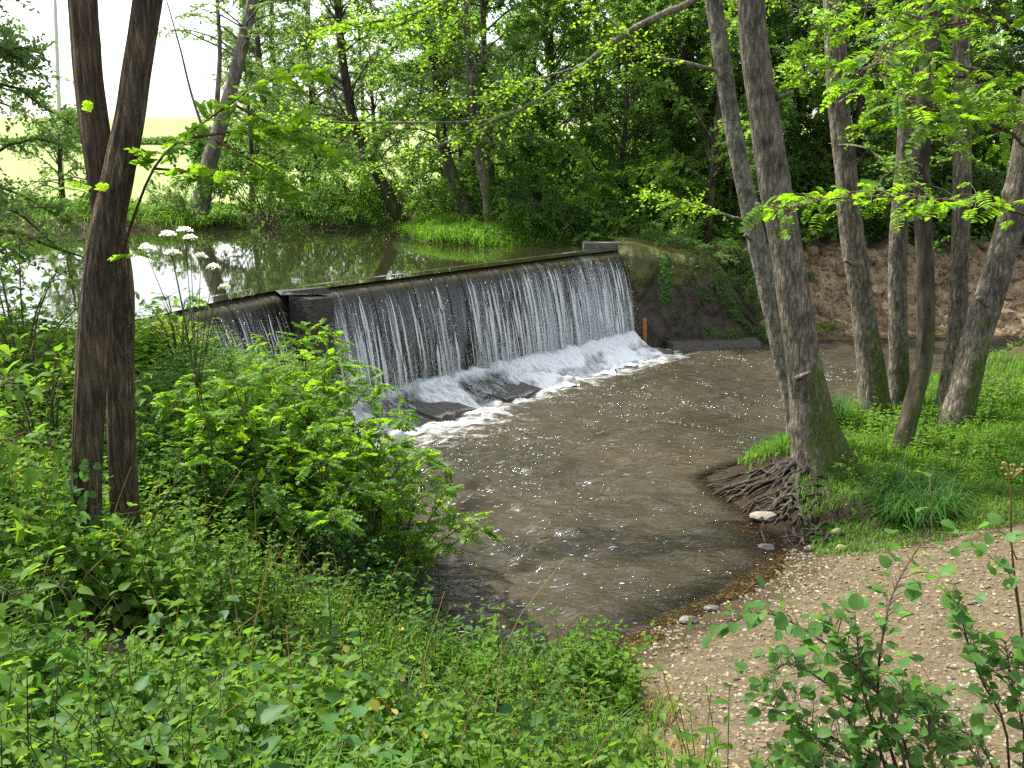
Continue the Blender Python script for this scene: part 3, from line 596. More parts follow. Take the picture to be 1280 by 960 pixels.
def strands(poly, zend, v0, nst, seed):
    r = np.random.default_rng(seed); L_ = crest_at(np.array([0.]), poly)[1]; mb = MB()
    s = r.uniform(.02, L_ - .02, nst * 3); dens = dens_at(s, poly is CL)
    s = s[r.uniform(size=len(s)) < dens][:nst]; p = crest_at(s, poly)[0]; n = normals(poly, s)
    for k in range(len(s)):
        tot = ZU - .1 - zend; a = r.choice([r.uniform(.05, .4), r.uniform(.4, 1.5), r.uniform(.6, 1.6)]); b = min(tot, a + r.uniform(.35, 1.9)); m_ = 9
        q = np.linspace(a, b, m_); v = v0 * r.uniform(.85, 1.18); o = fall_curve(v, q) + .045 + np.cumsum(r.normal(size=m_)) * .004
        wv = np.cumsum(r.normal(size=m_)) * .005
        tdir = np.array([-n[k, 1], n[k, 0]]); c = p[k] + n[k] * o[:, None] + tdir * wv[:, None]
        wd = (.002 + .022 * r.uniform()**3.5) * (1 + q * .6) * np.sin(np.linspace(.25, 2.9, m_))
        P3 = np.column_stack([c, ZU - .085 - q]); t3 = np.array([*tdir, 0.]); n3 = np.array([*n[k], 0.])
        A = P3 - t3 * wd[:, None]; B = P3 + t3 * wd[:, None]; Cc = P3 + n3 * wd[:, None]
        Vv = np.stack([A, Cc, B], 1).reshape(-1, 3); i = np.arange(m_ - 1) * 3
        mb.add(Vv, np.concatenate([np.stack([i, i + 1, i + 4, i + 3], -1), np.stack([i + 1, i + 2, i + 5, i + 4], -1)]))
    # drops torn off the threads
    nd = nst * 16; s = r.uniform(0.02, L_ - .02, nd * 2); dens = dens_at(s, poly is CL)**1.3
    s = s[r.uniform(size=len(s)) < dens][:nd]; p = crest_at(s, poly)[0]; n = normals(poly, s)
    q = (ZU - .1 - zend) * r.beta(2.4, 1.2, len(s)); o = fall_curve(v0 * r.uniform(.8, 1.35, len(s)), q) + .03
    c = np.column_stack([p + n * o[:, None], ZU - .085 - q])
    O = np.array([(1, 0, 0), (0, 1, 0), (-1, 0, 0), (0, -1, 0), (0, 0, 1), (0, 0, -1)], float); F = np.array([(0, 1, 4), (1, 2, 4), (2, 3, 4), (3, 0, 4), (1, 0, 5), (2, 1, 5), (3, 2, 5), (0, 3, 5)])
    sz = r.uniform(.003, .008, (len(s), 1, 1)) * np.concatenate([np.ones((len(s), 1, 2)), r.uniform(1.2, 5, (len(s), 1, 1))], -1)
    mb.add((O[None] * sz + c[:, None]).reshape(-1, 3), (F[None] + (np.arange(len(s)) * 6)[:, None, None]).reshape(-1, 3))
    o = part('water_threads', mb, 'white_water', weir); o['kind'] = 'stuff'
strands(CR, .42, .86, 480, 11); strands(CL, .3, 1.0, 300, 12)
# water running over the apron, heaped white at the foot of the falls
ss, tt = np.linspace(-.9, 9.75, 260), np.linspace(0, 1, 40); SS, TT = np.meshgrid(ss, tt)
n0 = .36; wid = 1.32 + .45 * sstep(1.2, -.5, SS) + (fbm(SS * 1.6, SS * 0) - .5) * .7
NN = n0 + wid * TT
ZZ = np.where(SS < .3, .34, .45) - (np.where(SS < .3, .38, .45)) * sstep(-.1, 1.05, TT) + .03 + (fbm(SS * 4.5, NN * 2.6) - .5) * .09 + (fbm(SS * 13, NN * 8) - .5) * .06
ZZ += .13 * np.exp(-((TT - .08) / .12)**2) * fbm(SS * 5, 3.)
wn = (fbm(SS * 1.1, TT * 2) - .5) * 1.2
bare = np.maximum(sstep(.2, .6, SS + wn) * sstep(2.4, 1.9, SS + wn), sstep(2.7, 3.0, SS + wn) * sstep(4.7, 4.2, SS + wn)) * sstep(.1, .28, TT + wn * .1)
bare2 = sstep(.42, .6, fbm(SS * 1.5 + 9, TT * 3.)) * sstep(4.5, 5, SS) * sstep(.25, .5, TT) * .9
ZZ -= bare * .035 + bare2 * .05
fo = .33 + .12 * sstep(4.5, 5.5, SS) - .30 * bare - .3 * bare2 + .25 * np.exp(-(TT / .16)**2) + .22 * sstep(.85, 1.0, TT) * (1 - .5 * bare)
V = np.stack([-3.62 + .654 * SS + .756 * NN, 18.35 + .756 * SS - .654 * NN, ZZ], -1).reshape(-1, 3); nx = len(ss)
i = (np.arange(len(tt) - 1)[:, None] * nx + np.arange(nx - 1)[None, :]).ravel(); mb = MB(); mb.add(V, np.stack([i, i + 1, i + nx + 1, i + nx], -1))
o = part('apron_water', mb, 'apron_water', weir); attr(o.data, 'along', SS.ravel()); attr(o.data, 'fall', NN.ravel()); attr(o.data, 'foam', fo.ravel()); o['kind'] = 'stuff'
# spray thrown up where the falls land
r = np.random.default_rng(5); nd = 9000; s = r.uniform(-.8, 9.7, nd); nn_ = .45 + np.abs(r.normal(size=nd)) * .22; zz = .40 - (nn_ - .4) * .35 + r.exponential(.08, nd)
c = np.column_stack([-3.62 + .654 * s + .756 * nn_, 18.35 + .756 * s - .654 * nn_, zz])
O = np.array([(1, 0, 0), (-.5, .87, 0), (-.5, -.87, 0), (0, 0, 1.2)]); F = np.array([(0, 1, 3), (1, 2, 3), (2, 0, 3), (0, 2, 1)])
mb = MB(); mb.add((O[None] * r.uniform(.003, .009, (nd, 1, 1)) + c[:, None]).reshape(-1, 3), (F[None] + (np.arange(nd) * 4)[:, None, None]).reshape(-1, 3))
part('spray', mb, 'white_water', weir)['kind'] = 'stuff'

# bubbles and foam flecks drifting over the pool; white flecks also stand in for glints
r = np.random.default_rng(6); nd = 17000; s = r.uniform(-2.5, 12, nd); n_ = .9 + r.exponential(3.6, nd); x = -3.62 + .654 * s + .756 * n_ + r.normal(size=nd) * .3; y = 18.35 + .756 * s - .654 * n_
st_ = fbm((x * .756 - y * .654) * .35 + 4, (x * .654 + y * .756) * 1.5); k = (sdist(x, y, LOW) < -.25) & (r.uniform(size=nd) < .04 + 1.2 * sstep(.5, .66, st_)) & (x < 9); x, y = x[k], y[k]; nd = len(x)
a = r.uniform(0, 6.28, (nd, 1)) + np.arange(6)[None] * 1.047; rr_ = .003 + .010 * r.uniform(0, 1, (nd, 1))**2.6; el = r.uniform(1, 2.4, (nd, 1))
hz_ = np.interp(np.clip(x, hx[0], 8.9), hx, np.arange(len(hx))).astype(int); vz_ = np.clip(np.interp(y, hy, np.arange(len(hy))).astype(int), 0, len(hy) - 1); zw = wv[vz_, hz_] + .006
V = np.stack([x[:, None] + np.cos(a) * rr_ * el, y[:, None] + np.sin(a) * rr_, np.broadcast_to(zw[:, None], (nd, 6))], -1); top = np.stack([x, y, zw + rr_[:, 0] * .5], -1)[:, None]
V = np.concatenate([V, top], 1); F = np.array([(0, 1, 6), (1, 2, 6), (2, 3, 6), (3, 4, 6), (4, 5, 6), (5, 0, 6)])
mb = MB(); mb.add(V.reshape(-1, 3), (F[None] + (np.arange(nd) * 7)[:, None, None]).reshape(-1, 3)); tag(link('foam_glint_flecks', mb.mesh('foam_glint_flecks'), 'white_water'), 'white bubbles and foam flecks drifting on the pool, also standing in for glints', 'foam', kind='stuff')

# ------------------------------------------------------------ abutment: mossy battered wall at the far end of the weir
ab = thing('abutment_wall', 'mossy dark stone retaining wall at the far end of the weir', 'wall', (5.0, 26.9, 0))
mb = MB(); ns, nz = 90, 46; us, vs = np.linspace(0, 1, ns), np.linspace(0, 1, nz); U, Vv = np.meshgrid(us, vs)
topz = 2.62 - .25 * sstep(.05, .5, U) - 1.7 * sstep(.55, 1.0, U)**1.3
bx_, by_ = 2.78 + 3.95 * U, 25.75 + .75 * U**1.2
back = sstep(0.72, 1., Vv) * 1.5 + Vv * .35
hz = -.4 + (topz + .4) * np.minimum(Vv / .8, 1)**.9 + sstep(.78, 1, Vv) * .12
rg = (fbm(U * 9, Vv * 6) - .5) * .2 + (fbm(U * 30, Vv * 16) - .5) * .12
PX, PY = bx_ + rg * .2, by_ + back - rg * 1.5 * sstep(0, .1, Vv)
V = np.stack([PX, PY, hz + rg * .12], -1).reshape(-1, 3); i = (np.arange(nz - 1)[:, None] * ns + np.arange(ns - 1)[None, :]).ravel()
k = len(V); side = [np.arange(nz) * ns, np.arange(nz) * ns + ns - 1]
V2 = V.copy(); mb.add(V, np.stack([i, i + 1, i + ns + 1, i + ns], -1))
for sd, fl in ((side[0], 1), (side[1], 0)):
    a = V[sd]; b = a.copy(); b[:, 1] = a[-1, 1] + .3; j = np.arange(nz - 1); q = np.stack([j, j + nz, j + nz + 1, j + 1], -1)
    mb.add(np.concatenate([a, b]), q if fl else q[:, ::-1])
part('wall_face', mb, 'abutment_stone', ab)
mb = MB(); obox(mb, (5.3, 25.95), (.97, .2), 1.25, .28, -.3, .16, .03); part('footing_ledge', mb, 'stone_dark', ab, False)
mb = MB(); obox(mb, (2.4, 26.75), (1, .03), .52, .25, 2.3, 2.68, .012); solid('concrete_block', mb, 'concrete', 'pale concrete block on the bank at the far end of the weir', 'concrete block', smooth=False)
mb = MB(); tube(mb, [(3.41, 25.30, -0.17), (3.40, 25.30, 0.31), (3.38, 25.30, 0.87)], [.05, .05, .048], 10); po = solid('rusty_post', mb, 'rust', 'short rusty orange iron post standing at the foot of the mossy wall', 'post')
mb = MB(); blob(mb, (3.6, 25.2, -.02), (.55, .3, .12), 3, .35); solid('flat_rock', mb, 'stone_dark', 'flat dark wet rock at the water line by the rusty post', 'rock')

# ------------------------------------------------------------ tree building
from mathutils import Matrix
def bark_disp(amp, freq, seed=0, flare=0., z0=None, knots=0):
    def f(P, a, rr):
        h = np.concatenate([[0], np.cumsum(np.linalg.norm(np.diff(P, axis=0), axis=1))])[:, None]
        ca, sa = np.cos(a)[None, :], np.sin(a)[None, :]
        n = fbm(ca * freq + seed * 3.7, sa * freq + 5, h * .8 + seed, 3) - .5
        r_ = np.abs(fbm(ca * freq * 2.2 + seed, sa * freq * 2.2, h * 1.1, 2) - .5)
        low = fbm(ca * .8 + seed, sa * .8, h * .55, 2) - .5
        k = 1 + amp * (n * 1.1 - r_ * 1.4) + low * .16
        if flare: k = k + flare * np.exp(-h / .38) * 1.0 * (.65 + .7 * np.maximum(0, np.sin(a[None, :] * 5 + seed)))
        if knots:
            rk = np.random.default_rng(seed + 900)
            for _ in range(knots):
                h0, a0, am, sz = rk.uniform(.5, h[-1, 0]), rk.uniform(0, 6.28), rk.uniform(.10, .24), rk.uniform(.05, .12)
                da = np.abs((a[None, :] - a0 + np.pi) % (2 * np.pi) - np.pi); dd_ = (h - h0)**2 / sz**2 + (da / .38)**2; k = k + am * np.exp(-dd_) - am * .75 * np.exp(-dd_ * 6)
        return rr * k
    return f
def limbs_and_leaves(lm, cm, start, dirs, lens, twigs, leaves, size, tpl=LEAF2, droop=.18, twl=.75, r=rng, rad=.03, flat=.4, bare=.25, tz=.35):
    for p, d, l in zip(start, dirs, lens):
        n = 8; t = np.linspace(0, 1, n); d = unit(d); wob = np.cumsum(r.normal(size=(n, 3)) * .05, 0) * l * .3
        path = p + d * (t * l)[:, None] + np.array([0, 0, 1]) * (.22 * np.sin(t * 3.1) * l * .5 - droop * t**2 * l)[:, None] + wob
        tube(lm, path, np.linspace(rad, .005, n) * (.6 + .25 * l), 5, cap=False)
        u = bare + (1 - bare) * r.uniform(0, 1, twigs)**.75; k = np.clip((u * (n - 1)).astype(int), 0, n - 2); f = (u * (n - 1) - k)[:, None]
        tb = path[k] * (1 - f) + path[k + 1] * f
        az = r.uniform(-1.5, 1.5, twigs); ca, sa = np.cos(az), np.sin(az); hx_, hy_ = d[0], d[1]
        td = np.column_stack([hx_ * ca - hy_ * sa, hx_ * sa + hy_ * ca, r.normal(size=twigs) * tz + .1])
        sprays(cm, tpl, tb, td, twl * r.uniform(.5, 1.2, twigs) * (.55 + .5 * (1 - u)), leaves, size, .35, flat, r=r)
def tree_on(root, P, rad, barkmat, leafm, zlo, zhi, nb, spread, twigs, leaves, size, seed, sides=18, disp=None, tpl=LEAF2, top=.45, up=.25, rings=40, twl=.75, el0=0., tz=.35, flat=.4, elj=.12):
    """trunk along P, boughs from height zlo to zhi"""
    r = np.random.default_rng(seed); P = resample(P, rings); rad = np.interp(np.linspace(0, 1, rings), np.linspace(0, 1, len(rad)), rad)
    tm = MB(); tube(tm, P, rad, sides, disp); part('trunk', tm, barkmat, root)
    if nb:
        lm, cm = MB(), MB(); z = r.uniform(zlo, zhi, nb); k = np.interp(z, P[:, 2], np.arange(rings)); i = np.clip(k.astype(int), 0, rings - 2); f = (k - i)[:, None]
        st = P[i] * (1 - f) + P[i + 1] * f; az = np.arange(nb) * 2.4 + r.normal(size=nb) * .5; q = (z - zlo) / max(zhi - zlo, .1)
        ln = spread * (1 - (1 - top) * q) * r.uniform(.65, 1.15, nb)
        limbs_and_leaves(lm, cm, st, np.column_stack([np.cos(az), np.sin(az), el0 + up + .6 * q + r.normal(size=nb) * elj]), ln, twigs, leaves, size, tpl, twl=twl, r=r, tz=tz, flat=flat)
        part('boughs', lm, barkmat, root); part('crown', cm, leafm, root)
    return P
def leaf_obj(root, me, mat, pos, d, up, s, off):
    y = unit(np.asarray(d, float)); x = np.cross(y, up); x = x / (np.linalg.norm(x) + 1e-9); z = np.cross(x, y); p = np.asarray(pos, float) - off
    o = bpy.data.objects.new('leaf', me); C.objects.link(o); o.parent = root
    if not me.materials: me.materials.append(M[mat])
    o.matrix_basis = Matrix(((x[0] * s, y[0] * s, z[0] * s, p[0]), (x[1] * s, y[1] * s, z[1] * s, p[1]), (x[2] * s, y[2] * s, z[2] * s, p[2]), (0, 0, 0, 1)))
    return o
def pinnate(seed, pairs=6, curl=.25):
    """one compound leaf, 1 long: stalk with paired oval leaflets and one at the tip"""
    r = np.random.default_rng(seed); mb = MB(); t = np.linspace(0, 1, 5); st = np.column_stack([t * 0, t * .92, -curl * t**2])
    a = st - [.006, 0, 0]; b = st + [.006, 0, 0]; i = np.arange(4) * 2
    mb.add(np.stack([a, b], 1).reshape(-1, 3), np.stack([i, i + 1, i + 3, i + 2], -1))
    pos, d, up, sz = [], [], [], []
    for k in range(pairs):
        u = .22 + .68 * k / (pairs - 1)
        for s in (-1, 1):
            pos.append((s * .008, u * .92, -curl * u * u)); d.append((s, .35 + r.normal() * .12, -.15 + r.normal() * .18)); up.append((r.normal() * .15, -.2 * u, 1)); sz.append(r.uniform(.22, .28) * (1 - .25 * abs(u - .5)))
    pos.append((0, .92, -curl * .85)); d.append((0, 1, -.4)); up.append((0, .3, 1)); sz.append(.24)
    V, F = LEAF4; V = V.copy(); V[:, 0] *= 1.25
    scatter(mb, (V, F), pos, d, up, sz); return mb.mesh('pinnate_leaf')
PIN = [pinnate(k, 6 + k % 2, .12 + .1 * k) for k in range(4)]
def leaf1(tpl, nm, seed):
    V, F = tpl; V = V.copy(); V[:, 2] -= .12 * V[:, 1]**2 * (1 + seed); V[:, 0] *= 1 + .08 * seed; mb = MB()
    st = np.array([(-.012, -.25, .02), (.012, -.25, .02), (.01, 0.02, 0), (-.01, 0.02, 0)]); mb.add(V, F); mb.add(st, [[0, 1, 2, 3]]); return mb.mesh(nm)
ROUND = [leaf1(LEAFR, 'round_leaf', k) for k in range(3)]
OVAL = [leaf1(LEAFN, 'oval_leaf', k) for k in range(3)]
SMALL = [leaf1(LEAF4, 'small_leaf', k) for k in range(3)]

def leafy_shoots(root, paths, meshes, mat, count, size, rad=.008, stemmat='twig', side=.9, lo=.2, updir=.0, r=rng, twig=.0, jit=.35, stemname='stem'):
    """stems along the given paths; leaves set along them (on short side twigs when twig > 0), each leaf an object"""
    off = wloc(root); tot = sum(np.linalg.norm(np.diff(np.asarray(p, float), axis=0), axis=1).sum() for p in paths)
    for p in paths:
        p = np.asarray(p, float); ln = np.linalg.norm(np.diff(p, axis=0), axis=1).sum(); P = resample(p, 16); tm = MB()
        tube(tm, P, np.linspace(rad, rad * .3, 16), 6); k = max(2, int(count * ln / tot)); u = lo + (1 - lo) * (np.arange(k) + r.uniform(.1, .9, k)) / k
        todo = []; T = unit(np.gradient(P, axis=0)); idx = np.clip((u * 15).astype(int), 0, 14); f = (u * 15 - idx)[:, None]; pos = P[idx] * (1 - f) + P[idx + 1] * f
        for q in range(k):
            t = T[idx[q]]; s = np.cross(t, (0, 0, 1)); s = s / (np.linalg.norm(s) + 1e-6)
            if np.linalg.norm(np.cross(t, (0, 0, 1))) < .3: a = r.uniform(0, 6.28); s = np.array([math.cos(a), math.sin(a), 0])
            s = s * (1 if q % 2 else -1); pp = pos[q]
            if twig:
                e = pp + (s * side + t * .5 + r.normal(size=3) * .35) * twig * r.uniform(.2, 1.2); tube(tm, [pp, (pp + e) / 2 + [0, 0, .02], e], [rad * .35, rad * .25, rad * .15], 4, cap=False); pp = e
            d = s * side + t * .5 + np.array([0, 0, updir]) + r.normal(size=3) * jit; u_ = np.array([0, 0, 1.]) + r.normal(size=3) * jit
            todo.append((meshes[r.integers(len(meshes))], pp, d, u_, size * r.uniform(.6, 1.2)))
        stem = part(stemname, tm, stemmat, root)
        for m_, pp, d, u_, s_ in todo: leaf_obj(stem, m_, mat, pp, d, u_, s_, off)
def fan_paths(base, n, height, width, r, lean=(0, 0)):
    out = []
    for k in range(n):
        a = k * 2.4 + r.uniform(-.4, .4); w_ = width * math.sqrt((k + .5) / n) * r.uniform(.75, 1.1); h = height * (1.05 - .45 * ((k + .5) / n)) * r.uniform(.85, 1.1)
        e = np.array(base) + [math.cos(a) * w_ + lean[0], math.sin(a) * w_ + lean[1], h]; b = np.array(base) + [math.cos(a) * .08, math.sin(a) * .08, -.05]
        mid = b * .5 + e * .5 + [-math.cos(a) * w_ * .18, -math.sin(a) * w_ * .18, h * .14]; out.append([b, mid, e, e + [math.cos(a) * w_ * .25, math.sin(a) * w_ * .25, -.02]])
    return out
def blades(mb, x, y, z, h, wd=.006, bend=.35, r=rng, lean=None):
    n = len(x); h = np.broadcast_to(h, (n,)) * r.uniform(.5, 1.25, n); a = r.uniform(0, 6.28, n); dx, dy = np.cos(a), np.sin(a); b = np.stack([x, y, z - .02], -1); out = np.stack([dx, dy, 0 * dx], -1)
    if lean is not None: out = unit(out + np.asarray(lean))
    s = np.stack([-dy, dx, 0 * dx], -1) * (wd * r.uniform(.6, 1.4, n))[:, None]; bd = (bend * r.uniform(.3, 1.6, n))[:, None]; Z = np.array([0, 0, 1.])
    m_ = b + Z * (h * .6)[:, None] + out * bd * (h * .35)[:, None]; tip = b + Z * (h * .9)[:, None] - Z * (bd * .45) * h[:, None] + out * bd * (h * 1.1)[:, None]
    V = np.stack([b - s, b + s, m_ - s * .8, m_ + s * .8, tip], 1).reshape(-1, 3); i = np.arange(n) * 5
    mb.add(V, np.stack([i, i + 1, i + 3, i + 2], -1), np.stack([i + 2, i + 3, i + 4], -1))
def pick(n, x0, x1, y0, y1, cond, r=rng):
    x, y = r.uniform(x0, x1, n), r.uniform(y0, y1, n); k = cond(x, y); return x[k], y[k]

# ------------------------------------------------------------ the wood: five kinds of tree copied about
GW = 'trees crowding the wood behind the weir'; LW = 'leafy slender tree among many in the dense wood behind the weir'
protos = []
for k in range(5):
    r0 = np.random.default_rng(60 + k); H = (11.5, 13, 12, 14, 10.5)[k]
    t = thing('woodland_tree', LW, 'tree', (0, 0, 0), GW)
    lean = r0.normal(size=2) * .8
    tree_on(t, [(0, 0, -.3), (lean[0] * .2, lean[1] * .2, H * .3), (lean[0] * .6, lean[1] * .3, H * .65), (lean[0], lean[1], H)], [.11, .09, .06, .025], 'bark_wood', ('leaf_wood', 'leaf_wood', 'leaf_wood', 'leaf_pale', 'leaf_dark')[k],
            (.8, 1.4, .6, 1.6, .7)[k], H * .96, 52, (3.1, 3.3, 3.0, 3.4, 3.0)[k], 30, 16, .15, 80 + k, 9, rings=14, twl=.8, tz=.9, flat=.8, elj=.5)
    protos.append(t)
sprotos = []
for k in range(4):
    r0 = np.random.default_rng(30 + k); s_ = thing('understorey_shrub', 'leafy shrub', 'shrub', (0, 0, 0)); lm, cm = MB(), MB(); n = 20
    az = np.arange(n) * 2.4; el = r0.uniform(.15, 1.6, n)
    limbs_and_leaves(lm, cm, np.column_stack([np.cos(az) * .12, np.sin(az) * .12, 0 * az]), np.column_stack([np.cos(az), np.sin(az), el]), r0.uniform(1.1, 2.0, n), 16, 15, (.10, .085, .11, .09)[k], droop=.25, twl=.6, r=r0, rad=.015, bare=.12, tz=.8, flat=.7)
    part('branchwork', lm, 'twig', s_); part('foliage', cm, ('leaf_wood', 'leaf_dark', 'leaf_pale', 'leaf_nettle')[k], s_); sprotos.append(s_)
ntree = 0; used_p = set(); r = np.random.default_rng(21); spots = []
def copy_of(pl, k, loc, rz, s, label, group, used=used_p):
    o = pl[k]
    if id(o) not in used:
        used.add(id(o)); o.location = loc; o.rotation_euler = (0, 0, rz); o.scale = s if isinstance(s, tuple) else (s,) * 3; tag(o, label, None, group); return o
    return dup(o, loc, rz, s, label, group)
def clear(x, y, m): return all((x - a)**2 + (y - b)**2 > m * m for a, b in spots)
tries = 0
while len(spots) < 50 and tries < 6000:
    tries += 1; y = 29.6 + 17 * r.uniform()**1.2; x = r.uniform(-.07 * y + .5, 8 + .62 * y)
    if sdist(np.array([x]), np.array([y]), LOW)[0] < 2.2 or (y < 31.5 and x < 5) or not clear(x, y, 1.9 + .03 * (y - 30)): continue
    if y < 31.5 + (x - 6) * .1 and x > 6: continue
    spots.append((x, y)); copy_of(protos, r.integers(5), (x, y, gz(x, y)), r.uniform(0, 6.28), float(r.uniform(.8, 1.12)), LW, GW)
GU = 'shrubs filling the floor of the wood'; LU = 'low leafy shrub in the shade under the wood trees'
us = []
while len(us) < 70:
    y = 29.5 + 14 * r.uniform()**1.3; x = r.uniform(-.06 * y + 1, 6 + .6 * y)
    if sdist(np.array([x]), np.array([y]), LOW)[0] < (2.6 if x > 6.5 else 1.2) or sdist(np.array([x]), np.array([y]), UP)[0] < 1.7: continue
    if x > 6.5 and y < 32 + (x - 6) * .12: continue
    us.append((x, y)); copy_of(sprotos, int(r.choice([0, 1, 1, 3])), (x, y, gz(x, y) - .1), r.uniform(0, 6.28), float(r.uniform(.8, 1.5) if y < 31.5 else r.uniform(1.3, 2.6)), LU, GU)
# shrubs and ivy mounds along the far bank of the upper pool
def shrub(k, x, y, s, label, dz=-.1, rz=None):
    o = copy_of(sprotos, k, (x, y, gz(x, y) + dz), r.uniform(0, 6.28) if rz is None else rz, s, label, None)
    if 'group' in o: del o['group']
    return o
shrub(1, -8.2, 33.9, (1.5, 1.1, 2.1), 'dark ivy mound beside the leaning pale tree on the far bank')
shrub(1, -7.0, 34.6, (1.4, 1.1, 1.7), 'dark low bush on the far bank right of the ivy mound')
shrub(2, -10.9, 34.0, (1.0, .8, 1.15), 'pale green bush left of the leaning tree on the far bank')
shrub(3, -5.6, 35.6, (1.3, 1., 1.5), 'bright green bush on the far bank in front of the field')
shrub(0, -4.2, 36.4, (1.4, 1.2, 1.7), 'green bush at the foot of the dark leaning tree')
shrub(0, -13.3, 33.9, (.9, .6, .6), 'low green bush on the far bank left of the pale tree')
shrub(0, -9.6, 33.5, (.8, .5, .55), 'low dark bush in front of the leaning pale tree')
shrub(3, -12.2, 33.1, (.9, .5, .5), 'small bush drooping to the water left of the pale tree')
shrub(1, -14.6, 32.9, (1.0, .5, .5), 'dark bush drooping to the water at the left')
shrub(0, -6.2, 34.5, (1., .5, .7), 'green bush drooping to the water left of the dark leaning tree')
shrub(3, -17.6, 32.6, (1.1, .6, .7), 'bush at the water edge at the far left')
shrub(3, -15.8, 34.2, (1.2, .7, .7), 'wide low bush on the far bank at the left')
shrub(1, 6.2, 28.6, (.9, .8, .75), 'dark bush growing over the top of the mossy wall')
shrub(3, 5.0, 28.2, (.75, .7, .5), 'bright low bush on top of the mossy wall')
shrub(1, 7.4, 29.4, (.9, .8, .9), 'dark bush at the right end of the mossy wall', -.4)
def shrub_at(k, loc, s, label):
    o = copy_of(sprotos, k, loc, r.uniform(0, 6.28), s, label, None)
    if 'group' in o: del o['group']
shrub_at(1, (4.3, 27.1, 2.62), (.6, .5, .45), 'dark low bush on the left part of the mossy wall top')
shrub_at(1, (5.2, 26.85, 2.3), (.75, .45, .42), 'leafy bush hanging over the middle of the mossy wall')
shrub_at(1, (6.15, 27.0, 1.35), (.55, .45, .5), 'dark bush tumbling down the right half of the mossy wall')
shrub_at(1, (6.6, 26.9, .7), (.6, .5, .6), 'green bush low at the right end of the mossy wall above the water')
shrub_at(1, (7.3, 28.2, 1.4), (.7, .6, .6), 'dark bush between the mossy wall and the earth bank')
shrub(3, 4.0, 29.2, (1.1, .9, .6), 'leafy bush behind the concrete block')
for k, (x, y, s, lb) in enumerate([(-8.3, 12.9, (.85, .8, .85), 'green bush on the near bank of the upper pool at the left edge'), (-6.9, 12.6, (.55, .55, .55), 'small bush on the near bank left of the forked tree'), (-10.5, 13.6, (1.1, 1.1, 1.2), 'tall bush on the near bank beyond the left edge'),
                                   (-5.6, 11.0, (.6, .6, .6), 'bush low on the bank behind the forked tree')]): shrub((0, 3, 2, 3)[k], x, y, s, lb)

# ------------------------------------------------------------ trees on the far bank, one by one
t = thing('leaning_tree', 'pale-barked tree leaning right on the far bank of the upper pool', 'tree', (-10.34, 33.60, 2.55))
tree_on(t, [(-10.46, 33.60, 2.36), (-10.08, 33.60, 3.98), (-9.68, 33.60, 5.25), (-9.18, 33.60, 6.51), (-8.61, 33.60, 8.23), (-8.17, 33.60, 9.67), (-7.58, 33.60, 11.78), (-7.22, 33.60, 13.83)], [.36, .28, .25, .22, .2, .18, .13, .05], 'bark_pale', 'leaf_pale', 6.4, 13, 34, 2.8, 13, 14, .13, 101, 14, rings=26)
mb = MB(); tube(mb, resample([(-9.62, 33.60, 5.38), (-9.45, 33.50, 6.75), (-9.25, 33.40, 8.21), (-9.25, 33.40, 10.12), (-9.21, 33.40, 11.51)], 14), np.linspace(.1, .04, 14), 8); part('side_stem', mb, 'bark_pale', t)
mb = MB(); tube(mb, resample([(-9.81, 33.50, 5.13), (-10.24, 33.40, 6.75), (-10.51, 33.40, 8.21), (-10.83, 33.40, 9.64)], 12), np.linspace(.05, .02, 12), 6); part('side_stem', mb, 'bark_pale', t)
t = thing('leaning_tree', 'dark slender tree leaning left over the right end of the far bank', 'tree', (-3.81, 34.60, 2.74))
tree_on(t, [(-3.74, 34.60, 2.61), (-4.53, 34.60, 4.26), (-5.18, 34.60, 5.65), (-5.50, 34.60, 7.32), (-5.64, 34.60, 9.07), (-5.71, 34.60, 11.27), (-5.57, 34.60, 13.63)], [.22, .19, .17, .15, .13, .1, .04], 'bark_wood', 'leaf_pale', 4.4, 13, 56, 3.4, 22, 15, .13, 102, 12, rings=24, tz=.7, flat=.7, elj=.4)
t = thing('bank_tree', 'slender brown tree standing on the grassy spit above the weir', 'tree', (-0.63, 29.60, 2.86))
tree_on(t, [(-0.63, 29.60, 2.77), (-0.70, 29.60, 3.64), (-0.90, 29.60, 4.66), (-1.12, 29.60, 5.67), (-1.17, 29.60, 7.20), (-1.33, 29.60, 9.12), (-1.48, 29.60, 11.58)], [.17, .15, .14, .13, .115, .09, .04], 'bark_alder', 'leaf_pale', 5.0, 11.5, 44, 2.8, 18, 15, .12, 103, 12, rings=24, tz=.8, flat=.7, elj=.4)
t = thing('bank_tree', 'crooked dark tree leaning left behind the slender one on the spit', 'tree', (-1.21, 30.60, 2.89))
tree_on(t, [(-1.16, 30.60, 2.79), (-1.56, 30.60, 3.72), (-1.90, 30.60, 4.65), (-2.08, 30.60, 5.58), (-2.22, 30.60, 7.27), (-2.52, 30.60, 9.47), (-2.70, 30.60, 11.80)], [.24, .2, .18, .16, .13, .1, .04], 'bark_wood', 'leaf_wood', 4.6, 11.5, 48, 3.0, 18, 15, .12, 104, 12, rings=24, tz=.8, flat=.7, elj=.4)
for k, (px, D_, lb) in enumerate([(340, 47, 'thin upright tree at the field edge nearest the pale leaning tree'), (357, 52, 'thin upright tree, second from the pale leaning tree'), (400, 50, 'thin upright tree at the field edge by the dark leaning tree')]):
    x = (px - 640) / 1256 * D_; y = D_; t = thing('field_edge_tree', lb, 'tree', (x, y, 3.0))
    tree_on(t, [(x, y, 2.8), (x + .1, y, 6), (x - .1, y, 10), (x + .2, y, 15)], [.2, .17, .13, .04], 'bark_wood', 'leaf_pale', 4.0, 15, 64, 3.2, 22, 14, .16, 110 + k, 9, rings=14, tz=.8, flat=.7, elj=.4)
